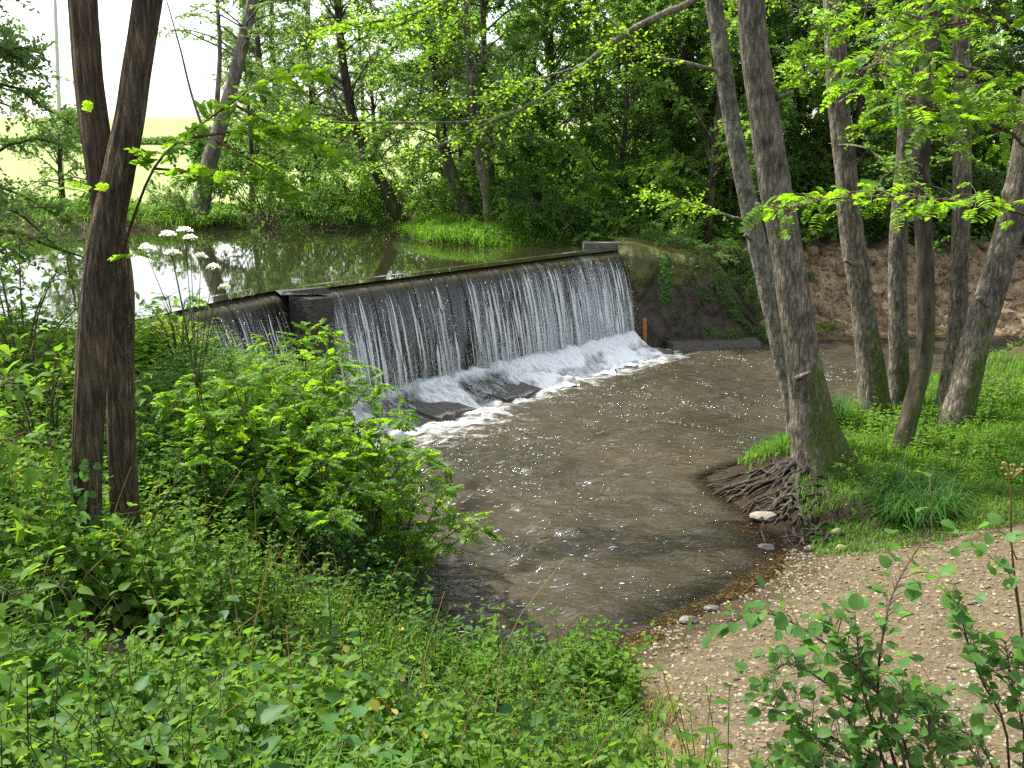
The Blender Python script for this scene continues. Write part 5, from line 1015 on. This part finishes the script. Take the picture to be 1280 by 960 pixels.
# single tall nettles that stand out of the bed
for k, (px, D_, h, lb) in enumerate([(412, 6.6, .95, 'tall nettle standing clear of the bed below the thicket'), (250, 6.9, .9, 'tall nettle standing out of the bed right of the forked tree'), (455, 5.3, .85, 'tall nettle with pale broad leaves nearest the bottom middle'), (620, 7.6, .7, 'nettle standing up at the water edge of the bed'), (715, 8.0, .75, 'nettle at the right tip of the bed'), (245, 5.6, .8, 'tall nettle at the lower left of the bed')]):
    x = (px - 640) / 1256 * (D_ * .974 + .8); y = D_; z0 = gz(x, y); t = thing('tall_nettle', lb, 'nettle', (x, y, z0)); mb = MB(); tube(mb, [(x, y, z0 - .03), (x + .02, y, z0 + h * .5), (x, y, z0 + h)], [.006, .005, .003], 6); part('stem', mb, 'stem_green', t)
    for q in range(9):
        u = .2 + .8 * q / 8
        for s in (0, math.pi): a = q * 1.57 + s + k; leaf_obj(t, OVAL[q % 3], 'leaf_nettle', (x, y, z0 + h * u), (math.cos(a), math.sin(a), -.25 + .6 * u * u), (0, 0, 1), .14 * (1.1 - .7 * u * u), wloc(t))
# grass among the nettles and at their edge
mb = MB(); x, y = pick(16000, -3.8, 1.35, 3.2, 8.6, lambda x, y: (noise(x * 1.3, y * 1.3) > .56) & (x < bedge(y) + .3) & (sdist(x, y, LOW) > .15), rb); blades(mb, x, y, ground(x, y), .42, .005, .5, rb)
tag(link('bank_grass', mb.mesh('bank_grass'), 'grass'), 'thin grass growing among the nettles on the near bank', 'grass', kind='stuff')
mb = MB(); x, y = pick(1500, .6, 1.5, 5.6, 8.4, lambda x, y: noise(x * 2, y * 2) > .4, rb); blades(mb, x, y, ground(x, y), .2, .004, .6, rb)
tag(link('dry_grass', mb.mesh('dry_grass'), 'grass_dry'), 'straw-coloured dry grass at the edge of the gravel', 'grass', kind='stuff')
mb = MB(); x, y = pick(2600, -5.2, -2.6, 11.2, 14.4, lambda x, y: (noise(x * 1.3 + 4, y * 1.3) > .52) & (sdist(x, y, LOW) > .1), rb); blades(mb, x, y, ground(x, y) + .12, .55, .005, .8, rb)
tag(link('dry_grass', mb.mesh('dry_grass'), 'grass_dry'), 'bent dry grass on the bank below the left span of the weir', 'grass', kind='stuff')
# ------------------------------------------------------------ elder bushes at the left edge
def elder(x, y, h, wd, n, label, size=.12, nst=9, mat='leaf_elder', meshes=OVAL):
    b = (x, y, gz(x, y)); t = thing('elder_bush', label, 'bush', b); leafy_shoots(t, fan_paths(b, nst, h, wd, rl), meshes, mat, n, size, .012, 'stem_green', lo=.2, r=rl, jit=.4, twig=.16); return t
elder(-3.55, 6.0, 1.25, .65, 210, 'elder bush with broad leaves in front of the forked tree')
elder(-4.5, 7.2, 1.5, .8, 220, 'elder bush at the left edge beside the forked tree', .11)
elder(-5.1, 10.2, 1.75, .9, 290, 'tall elder bush at the left edge behind the forked tree', .10, 12, 'leaf_nettle')
elder(-4.3, 8.9, 1.25, .7, 220, 'mid-height leafy bush between the forked tree and the left edge', .10, 10, 'leaf_nettle')
elder(-2.75, 4.3, .95, .55, 150, 'broad-leaved bush in the lower left corner', .11)
elder(-2.6, 10.4, .95, .5, 120, 'dark leafy weed clump right of the forked tree', .11, 7, 'leaf_nettle')
elder(-4.4, 13.0, 1.0, .55, 120, 'leafy weeds at the left end of the weir', .12, 8, 'leaf_nettle')
# ------------------------------------------------------------ white umbels by the upper pool
t = thing('hogweed', 'tall hogweed with white flower heads in front of the upper pool', 'flower', (-2.75, 8.9, gz(-2.75, 8.9))); b = np.array(t.location); ru = np.random.default_rng(23)
heads = [(-2.99, 8.80, 4.30), (-2.86, 8.85, 4.33), (-2.80, 8.80, 4.27), (-2.47, 8.70, 4.18), (-3.23, 8.90, 4.18), (-2.96, 8.80, 4.14), (-2.72, 8.80, 4.11), (-2.60, 8.75, 4.02), (-2.50, 8.70, 3.85)]
hub = np.array([-2.85, 8.85, 3.1]); mb = MB(); tube(mb, [b - [0, 0, .05], b * .5 + hub * .5 + [.05, 0, 0], hub], [.012, .009, .006], 7); part('stem', mb, 'stem_green', t)
for k, h in enumerate(heads):
    h = np.array(h); mb = MB(); tube(mb, resample([hub - [0, 0, ru.uniform(0, .35)], hub * .45 + h * .55 - [0, 0, .05], h - [0, 0, .05]], 8), np.linspace(.005, .0025, 8), 5); part('stalk', mb, 'stem_green', t)
    fl, ray = MB(), MB(); rd = ru.uniform(.042, .07); n = 120; a = ru.uniform(0, 6.28, n); q = np.sqrt(ru.uniform(0, 1, n)) * rd; q = np.where(ru.uniform(size=n) < .75, np.round(q / rd * 3) / 3 * rd, q)
    pos = h + np.stack([np.cos(a) * q, np.sin(a) * q, .03 * (1 - (q / rd)**2) + ru.normal(size=n) * .004], -1); scatter(fl, LEAF4, pos, np.stack([np.cos(a), np.sin(a), .1 + 0 * a], -1) + ru.normal(size=(n, 3)) * .5, ru.normal(size=(n, 3)) * .3 + [0, 0, 1], ru.uniform(.012, .022, n), 1.3)
    for q_ in range(9): a_ = q_ * .7; tube(ray, [h - [0, 0, .05], h + [math.cos(a_) * rd * .8, math.sin(a_) * rd * .8, 0]], [.0018, .001], 3, cap=False)
    f = part('flower_head', fl, 'petal', t); o = part('ray_stalk', ray, 'stem_green', f)
for k in range(26): a = k * 2.4; q = ru.uniform(.25, 1.); leaf_obj(t, PIN[k % 4], 'leaf_elder', b * (1 - q) + hub * q, (math.cos(a), math.sin(a), .15), (0, 0, 1), ru.uniform(.15, .28), wloc(t))
# ------------------------------------------------------------ round-leaved bush, bottom right
rl = np.random.default_rng(29)
t = thing('hazel_bush', 'round-leaved bush at the bottom right in front of the gravel', 'bush', (1.9, 3.9, gz(1.9, 3.9)))
bb = np.array(t.location)
leafy_shoots(t, [[bb, (1.97, 4.10, 2.37), (1.66, 4.20, 2.63), (1.36, 4.25, 2.85), (1.15, 4.30, 2.92), (0.96, 4.35, 2.80)], [bb, (1.72, 4.00, 2.31), (1.65, 4.10, 2.61), (1.67, 4.15, 2.90), (1.73, 4.20, 3.11), (1.89, 4.25, 3.37)], [bb, (1.72, 4.10, 2.37), (1.48, 4.20, 2.59), (1.30, 4.30, 2.66), (1.21, 4.30, 2.58)], [bb, (1.62, 4.10, 2.24), (1.34, 4.20, 2.43), (1.21, 4.30, 2.45)], [bb, (1.75, 4.00, 2.43), (1.50, 4.10, 2.81), (1.42, 4.15, 2.94)], [bb, (1.59, 4.00, 2.55), (1.54, 4.05, 2.79), (1.52, 4.10, 2.98)], [bb, (1.61, 3.90, 2.30), (1.39, 4.00, 2.39), (1.22, 4.10, 2.35)]],
             ROUND, 'leaf_round', 295, .066, .008, 'twig', lo=.3, r=rl, twig=.12, jit=.45, updir=.1)
t = thing('hazel_bush', 'low round-leaved bush along the bottom edge in front of the gravel', 'bush', (1.55, 3.75, gz(1.55, 3.75))); bb = np.array(t.location)
leafy_shoots(t, [[bb, (1.68, 3.90, 2.30), (1.55, 4.00, 2.43), (1.45, 4.00, 2.63)], [bb, (1.58, 3.90, 2.30), (1.35, 4.00, 2.43), (1.25, 4.05, 2.56)], [bb, (1.72, 3.90, 2.30), (1.66, 3.90, 2.57), (1.70, 3.95, 2.73)], [bb, (1.78, 3.80, 2.37), (1.80, 3.90, 2.53), (1.84, 3.90, 2.73)], [bb, (1.44, 3.80, 2.33), (1.29, 3.90, 2.36), (1.20, 3.90, 2.42)]], ROUND, 'leaf_round', 260, .06, .007, 'twig', lo=.25, r=rl, twig=.12, jit=.5, updir=.1)
t = thing('hazel_bush', 'smaller round-leaved bush in the bottom right corner', 'bush', (2.35, 4.1, gz(2.35, 4.1))); bb = np.array(t.location)
leafy_shoots(t, [[bb, (2.32, 4.20, 2.30), (2.21, 4.30, 2.58), (2.11, 4.30, 2.82), (2.05, 4.30, 3.00)], [bb, (2.26, 4.20, 2.18), (2.06, 4.30, 2.37), (1.93, 4.30, 2.49)], [bb, (2.40, 4.20, 2.26), (2.31, 4.20, 2.59), (2.30, 4.30, 2.78)], [bb, (2.12, 4.00, 2.27), (2.05, 4.10, 2.37), (1.95, 4.10, 2.43)], [bb, (2.47, 4.20, 2.26), (2.44, 4.20, 2.59), (2.36, 4.30, 2.70)]],
             ROUND, 'leaf_round', 240, .068, .008, 'twig', lo=.3, r=rl, twig=.12, jit=.45)
t = thing('dead_stalk', 'bare reddish stalk with a dried flower head at the right edge', 'stalk', (2.69, 4.80, 2.39))
mb = MB(); tube(mb, resample([(2.74, 4.80, 2.06), (2.64, 4.80, 2.61), (2.55, 4.80, 3.01), (2.50, 4.80, 3.40)], 16), np.linspace(.009, .004, 16), 6); part('stem', mb, 'stem_red', t)
for k in range(14):
    h = np.array((2.50, 4.80, 3.40)); a = k * 2.4; e = h + [math.cos(a) * .045, math.sin(a) * .045, .06 + .02 * rl.normal()]; mb = MB(); tube(mb, [h, e], [.0015, .001], 4); blob(mb, e, .008, k, .3, 1); part('seed_cluster', mb, 'grass_dry', t)
leafy_shoots(t, [[(2.64, 4.80, 2.61), (2.53, 4.75, 2.90), (2.36, 4.70, 3.05)], [(2.58, 4.80, 2.97), (2.48, 4.80, 3.12), (2.23, 4.70, 3.10)]], ROUND, 'leaf_locust', 26, .07, .004, 'stem_green', lo=.25, r=rl, twig=.06, jit=.5)

# ------------------------------------------------------------ grass and plants on the right bank
rg = np.random.default_rng(31)
isl = lambda x, y: (sdist(x, y, LOW) > .12) & (y > 11.95 - (x - 4) * .16 + (noise(x * 2, y * 2) - .5) * .4)
mb = MB(); x, y = pick(110000, 3.6, 13, 10.6, 20.5, isl, rg); k = ((x - 4.5)**2 + (y - 14.2)**2 > .3) & (rg.uniform(size=len(x)) < .5 + .4 * (noise(x * 1.2, y * 1.2) > .5) + .4 * (y < 14)) & (rg.uniform(size=len(x)) < sstep(13, 6, x) + .15) & ~((x < 4.0 - .12 * (13.5 - y)) & (y < 14.6)); x, y = x[k], y[k]
blades(mb, x, y, ground(x, y), .13 + .22 * sstep(12.0, 15, y) * noise(x * .9, y * .9), .006, .5, rg); tag(link('bank_grass', mb.mesh('bank_grass'), 'grass'), 'bright green grass under the alders on the right bank', 'grass', kind='stuff')
mb = MB(); a = rg.uniform(0, 6.28, 1500); q = np.sqrt(rg.uniform(0, 1, 1500)) * .42; x, y = 5.35 + np.cos(a) * q, 12.6 + np.sin(a) * q; blades(mb, x, y, ground(x, y), .62, .006, .95, rg); solid('sedge_tuft', mb, 'sedge', 'dark arching sedge tuft on the right bank near the gravel', 'sedge')
mb = MB(); a = rg.uniform(0, 6.28, 420); q = np.sqrt(rg.uniform(0, 1, 420)) * .22; x, y = 5.35 + np.cos(a) * q, 16.3 + np.sin(a) * q; blades(mb, x, y, ground(x, y), .75, .005, .6, rg); solid('grass_tuft', mb, 'sedge', 'tall grass tuft between the thickest alder and the brown one', 'grass tuft')
mb = MB(); x, y = pick(1500, 4.6, 12, 12.6, 18.5, isl, rg); g = ground(x, y); pp, dd, ss = [], [], []
for a, b, c in nettles(mb, None, x, y, g, .15, .5, .06, rg, 5): pp.append(a); dd.append(b); ss.append(c)
pp, dd, ss = np.concatenate(pp), np.concatenate(dd), np.concatenate(ss); scatter(mb, LEAF4, pp, dd + rg.normal(size=dd.shape) * .25, rg.normal(size=dd.shape) * .35 + [0, 0, 1], ss); tag(link('bank_herbs', mb.mesh('bank_herbs'), 'leaf_nettle'), 'leafy herbs among the grass under the alders', 'herbs', kind='stuff')
for k, (px, D_, lb) in enumerate([(1065, 13.6, 'leafy seedling at the mossy foot of the thickest alder'), (1180, 13.4, 'leafy seedling in the grass below the leaning alder'), (1105, 13.2, 'seedling in front of the curved alder'), (1240, 13.8, 'leafy plant in the grass at the right edge'), (1265, 17, 'tall leafy weed behind the grass at the right edge')]):
    x = (px - 640) / 1256 * (D_ * .974 + 1); b = (x, D_, gz(x, D_)); t = thing('seedling', lb, 'plant', b); leafy_shoots(t, fan_paths(b, 5, .45, .22, rl), OVAL, 'leaf_nettle', 42, .075, .005, 'stem_green', lo=.25, r=rl, jit=.4, twig=.05)
# grassy spit above the weir and the far banks
mb = MB(); x, y = pick(26000, -3.6, 4.5, 26.6, 32, lambda x, y: (sdist(x, y, UP) > .0) & (sdist(x, y, UP) < 3) & (sdist(x, y, LOW) > 1), rg); blades(mb, x, y, ground(x, y), .2 + .45 * noise(x * 1.1, y * 1.1), .012, .9, rg, lean=(0, -.9, 0)); tag(link('spit_grass', mb.mesh('spit_grass'), 'grass'), 'long green grass hanging over the edge of the spit above the weir', 'grass', kind='stuff')
mb = MB(); x, y = pick(60000, -26, -3.2, 30, 38.5, lambda x, y: (sdist(x, y, UP) > .0) & (sdist(x, y, UP) < 4.5) & (y > 26), rg); k = rg.uniform(size=len(x)) < .25 + .75 * (noise(x * .7, y * .7) > .45); x, y = x[k], y[k]; blades(mb, x, y, ground(x, y), .12 + .7 * noise(x * .55 + 3, y * .55)**1.5, .013, .8, rg); tag(link('far_bank_grass', mb.mesh('far_bank_grass'), 'grass'), 'long grass along the far bank of the upper pool', 'grass', kind='stuff')
mb = MB(); x, y = pick(12000, 3, 24, 28.6, 38, lambda x, y: (sdist(x, y, LOW) > 2.4) & ((x < 7) | (y > 31.2 + (x - 8) * .12)), rg); g = ground(x, y); sprays(mb, LEAF2, np.stack([x, y, g + rg.uniform(0, .3, len(x))], -1), np.column_stack([rg.normal(size=(len(x), 2)), rg.uniform(0, .7, len(x))]), .35, 5, .11, .3, .4, r=rg)
tag(link('wood_floor_herbs', mb.mesh('wood_floor_herbs'), 'leaf_dark'), 'low green plants on the floor of the wood above the earth bank', 'herbs', kind='stuff')
for k, (px, py, D_, lb) in enumerate([(1040, 380, 27.4, 'small green plant on the bare earth bank between the alders'), (1160, 400, 27.2, 'small weed on the bare earth bank'), (1275, 440, 23.5, 'leafy weed clump at the right edge by the stream')]):
    x = (px - 640) / 1256 * (D_ * .974 + 1); b = (x, D_, gz(x, D_)); t = thing('bank_weed', lb, 'plant', b); leafy_shoots(t, fan_paths(b, 6, .35 + .4 * (k == 2), .4, rl), OVAL, 'leaf_nettle', 50, .14, .006, 'stem_green', lo=.2, r=rl, jit=.4, twig=.08)
# crumbled clods on the bare earth bank
mb = MB(); x, y = pick(1500, 7.2, 20, 26.4, 31.4, lambda x, y: (sdist(x, y, LOW) > .1) & (y < 30.6 + (x - 8) * .12), rg)
V0c = np.array([(-1, 1.618, 0), (1, 1.618, 0), (-1, -1.618, 0), (1, -1.618, 0), (0, -1, 1.618), (0, 1, 1.618), (0, -1, -1.618), (0, 1, -1.618), (1.618, 0, -1), (1.618, 0, 1), (-1.618, 0, -1), (-1.618, 0, 1)]) / 1.9
F0c = np.array([(0, 11, 5), (0, 5, 1), (0, 1, 7), (0, 7, 10), (0, 10, 11), (1, 5, 9), (5, 11, 4), (11, 10, 2), (10, 7, 6), (7, 1, 8), (3, 9, 4), (3, 4, 2), (3, 2, 6), (3, 6, 8), (3, 8, 9), (4, 9, 5), (2, 4, 11), (6, 2, 10), (8, 6, 7), (9, 8, 1)])
n = len(x); s_ = .03 + .16 * rg.uniform(0, 1, n)**3; W = V0c[None] * (1 + rg.normal(size=(n, 12, 1)) * .2) * (s_[:, None] * rg.uniform(.6, 1.4, (n, 3)))[:, None] + np.stack([x, y, ground(x, y)], -1)[:, None]
mb.add(W.reshape(-1, 3), (F0c[None] + (np.arange(n) * 12)[:, None, None]).reshape(-1, 3)); tag(link('earth_clods', mb.mesh('earth_clods', smooth=False), 'clod'), 'crumbled clods of brown earth on the bare bank', 'earth', kind='stuff')
# broken branch stubs on the alders
for tr, a, b, rr0 in [(tB, (3.52, 14.10, 4.22), (3.34, 13.90, 4.30), .05), (tB, (3.63, 14.00, 5.73), (3.70, 13.80, 5.76), .035), (tB, (4.12, 13.90, 1.91), (4.17, 13.75, 1.99), .04), (tC, (5.26, 16.90, 5.88), (5.09, 16.80, 5.98), .04), (tC, (5.69, 16.80, 3.18), (5.52, 16.70, 3.24), .035), (tG, (7.51, 15.80, 2.65), (7.32, 15.70, 2.77), .05), (tA, (3.58, 15.10, 3.72), (3.44, 15.00, 3.80), .03)]:
    a, b = np.array(a), np.array(b); mb = MB(); tube(mb, [a - (b - a) * .8, a, b], [rr0 * 1.3, rr0, rr0 * .8], 10, bark_disp(.2, 2, 3)); part('branch_stub', mb, 'bark_alder', tr)
# ivy on the abutment
t = thing('ivy', 'ivy trailing over the right half of the mossy wall', 'ivy', (6.0, 26.3, .8)); cm = MB(); n = 1700; u = np.clip(rg.normal(.76, .15, n), .05, 1); v = rg.uniform(.2, 1, n); k_ = fbm(u * 9, v * 5) > .47; u, v = u[k_], v[k_]; n = len(u); tz = (2.62 - .25 * sstep(.05, .5, u) - 1.7 * sstep(.55, 1, u)**1.3)
pos = np.stack([2.78 + 3.95 * u, 25.75 + .75 * u**1.2 + v * .3 - .12 - .05 * rg.uniform(size=n), -.2 + (tz + .25) * v], -1); scatter(cm, LEAF4, pos, np.stack([rg.normal(size=n), -.3 + rg.normal(size=n) * .3, -.4 + rg.normal(size=n) * .5], -1), np.stack([rg.normal(size=n) * .7, -1 + 0 * u, .6 + rg.normal(size=n) * .4], -1), rg.uniform(.04, .11, n), 1.1); part('foliage', cm, 'leaf_dark', t)
t = thing('ivy', 'narrow ivy strand hanging down the left half of the mossy wall', 'ivy', (4.2, 26.2, 1.6)); cm = MB(); n = 130; u = rg.normal(.31, .025, n); v = rg.uniform(.5, 1, n)
pos = np.stack([2.78 + 3.95 * u, 25.75 + .75 * u**1.2 + v * .3 - .15, -.2 + 2.7 * v], -1); scatter(cm, LEAF4, pos, np.stack([rg.normal(size=n), -.3 + rg.normal(size=n) * .3, -.4 + rg.normal(size=n) * .5], -1), np.stack([rg.normal(size=n) * .7, -1 + 0 * u, .6 + rg.normal(size=n) * .4], -1), rg.uniform(.07, .12, n), 1.3); part('foliage', cm, 'leaf_round', t)

# ------------------------------------------------------------ gravel, stones, sticks
def icos():
    p = (1 + 5**.5) / 2; V = np.array([(-1, p, 0), (1, p, 0), (-1, -p, 0), (1, -p, 0), (0, -1, p), (0, 1, p), (0, -1, -p), (0, 1, -p), (p, 0, -1), (p, 0, 1), (-p, 0, -1), (-p, 0, 1)]) / 1.9
    return V, np.array([(0, 11, 5), (0, 5, 1), (0, 1, 7), (0, 7, 10), (0, 10, 11), (1, 5, 9), (5, 11, 4), (11, 10, 2), (10, 7, 6), (7, 1, 8), (3, 9, 4), (3, 4, 2), (3, 2, 6), (3, 6, 8), (3, 8, 9), (4, 9, 5), (2, 4, 11), (6, 2, 10), (8, 6, 7), (9, 8, 1)])
V0, F0 = icos(); rp = np.random.default_rng(37)
def pebbles(n, x, y, smin, smax):
    n = len(x); s = smin + (smax - smin) * rp.uniform(0, 1, n)**2.5; a = rp.uniform(0, 6.28, n); sc_ = np.stack([s * rp.uniform(.8, 1.5, n), s * rp.uniform(.6, 1.1, n), s * rp.uniform(.3, .65, n)], -1); W = V0[None] * (1 + rp.normal(size=(n, 12, 1)) * .13) * sc_[:, None]; c, s_ = np.cos(a)[:, None], np.sin(a)[:, None]
    W = np.stack([W[..., 0] * c - W[..., 1] * s_, W[..., 0] * s_ + W[..., 1] * c, W[..., 2]], -1); W += np.stack([x, y, ground(x, y) + sc_[:, 2] * .35], -1)[:, None]; return W.reshape(-1, 3), (F0[None] + (np.arange(n) * 12)[:, None, None]).reshape(-1, 3)
mb = MB(); x, y = pick(34000, .5, 6.5, 5.0, 12.8, lambda x, y: (x > bedge(y) - .15) & (sdist(x, y, LOW) > -.7) & (y < 12.1 - (x - 4) * .16), rp); k = rp.uniform(size=len(x)) < .35 + .65 * sstep(.3, .7, noise(x * .8, y * .8)) * sstep(5, 2.5, x) + .1; x, y = x[k], y[k]
mb.add(*pebbles(0, x, y, .006, .027)); tag(link('gravel', mb.mesh('gravel', smooth=False), 'pebble'), 'loose pale pebbles spread over the beach', 'gravel', kind='stuff')
mb = MB(); x, y = pick(900, .8, 6, 5.2, 11.8, lambda x, y: (sdist(x, y, LOW) > .1) & (x > bedge(y)), rp); n = len(x); scatter(mb, LEAF4, np.stack([x, y, ground(x, y) + .015], -1), np.column_stack([rp.normal(size=(n, 2)), rp.normal(size=n) * .1]), rp.normal(size=(n, 3)) * .25 + [0, 0, 1], rp.uniform(.03, .07, n)); tag(link('leaf_litter', mb.mesh('leaf_litter'), 'dead_leaf'), 'dry brown leaves scattered on the gravel', 'leaf litter', kind='stuff')
def stone(c, rr, seed, mat, label, name='stone'):
    mb = MB(); blob(mb, c, rr, seed, .35, 2); return solid(name, mb, mat, label, 'stone', smooth=False)
def onz(px, D_, dz=0): x = (px - 640) / 1256 * (D_ * .974 + 1.1); return (x, D_, max(gz(x, D_), 0) + dz)
stone(onz(955, 13.2, .05), (.2, .12, .07), 1, 'stone_pale', 'pale flat stone lying in the shallows by the roots')
stone(onz(958, 12.2, .01), (.12, .08, .05), 2, 'stone_dark', 'small dark stone in the shallows below the pale flat one')
stone(onz(1046, 12.5, .04), (.07, .06, .06), 3, 'stone_moss', 'yellowish mossy stone at the edge of the grass')
stone(onz(1052, 12.0, .03), (.08, .06, .045), 4, 'stone_moss', 'mossy stone just below the yellowish one on the gravel edge')
stone(onz(1012, 12.1, .02), (.07, .05, .04), 5, 'stone_pale', 'pale stone at the gravel edge beside the small roots')
stone(onz(1035, 12.3, .02), (.06, .05, .04), 8, 'stone_dark', 'dark stone between roots and gravel')
stone(onz(948, 8.35, .02), (.06, .045, .045), 6, 'stone_dark', 'single dark stone on the gravel left of the round-leaved bush')
stone(onz(860, 10.1, .02), (.10, .07, .05), 7, 'stone_dark', 'wet dark stone at the water line of the beach')
stone(onz(890, 10.4, .02), (.09, .06, .04), 9, 'stone_dark', 'small wet stone right of the dark one at the water line')
mb = MB(); tube(mb, [(3.32, 12.60, 0.03), (3.33, 12.75, 0.12), (3.37, 12.90, 0.18)], [.012, .01, .008], 6); mb2 = MB(); a, b = onz(958, 12.25, .03), onz(955, 13.0, .05); tube(mb2, resample([a, ((a[0] + b[0]) / 2 - .05, (a[1] + b[1]) / 2, .09), b], 8), np.linspace(.014, .01, 8), 6); solid('stick', mb2, 'twig', 'thin pale stick leaning between the two stones in the shallows', 'stick')
a = onz(1205, 9.7, .015); mb = MB(); tube(mb, [a, (a[0] + .12, a[1] - .02, a[2] + .02), (a[0] + .26, a[1] - .01, a[2] + .005)], [.009, .01, .006], 6); solid('stick', mb, 'twig', 'short dark stick lying on the sandy gravel at the right', 'stick')
a = np.array((-1.01, 9.90, 0.79)); mb = MB(); tube(mb, [a + [-.5, .2, -.12], a, a + [.16, 0, .01]], [.03, .03, .028], 8); solid('log_end', mb, 'twig', 'sawn log end sticking out of the thicket over the water', 'log')
mb = MB(); tube(mb, [(-2.64, 6.60, 3.02), (-2.52, 6.60, 3.05), (-2.76, 6.60, 2.98)], [.003, .003, .003], 5)
for k, (pa, lb) in enumerate([([(-2.59, 6.40, 2.26), (-2.47, 6.50, 2.54), (-2.31, 6.50, 2.77), (-2.22, 6.50, 2.93)], 'bare brown stick standing up in the herbs right of the forked tree'), ([(-2.47, 6.40, 2.41), (-2.24, 6.50, 2.69), (-2.10, 6.60, 2.75)], 'thin bare twig slanting right beside the brown stick')]):
    mb = MB(); tube(mb, resample(pa, 10), np.linspace(.008, .004, 10), 6); solid('bare_stick', mb, 'twig', lb, 'stick')
mb = MB()
for k in range(40):
    c = np.array([12.4, 23.9, .25]) + rp.normal(size=3) * [.5, .25, .12]; d = unit(rp.normal(size=3) * [1, .6, .3]) * rp.uniform(.2, .6); tube(mb, [c - d, c + rp.normal(size=3) * .03, c + d], [.018, .015, .008], 5)
solid('brushwood_pile', mb, 'twig', 'pile of dead twigs by the stream at the right edge', 'brushwood')
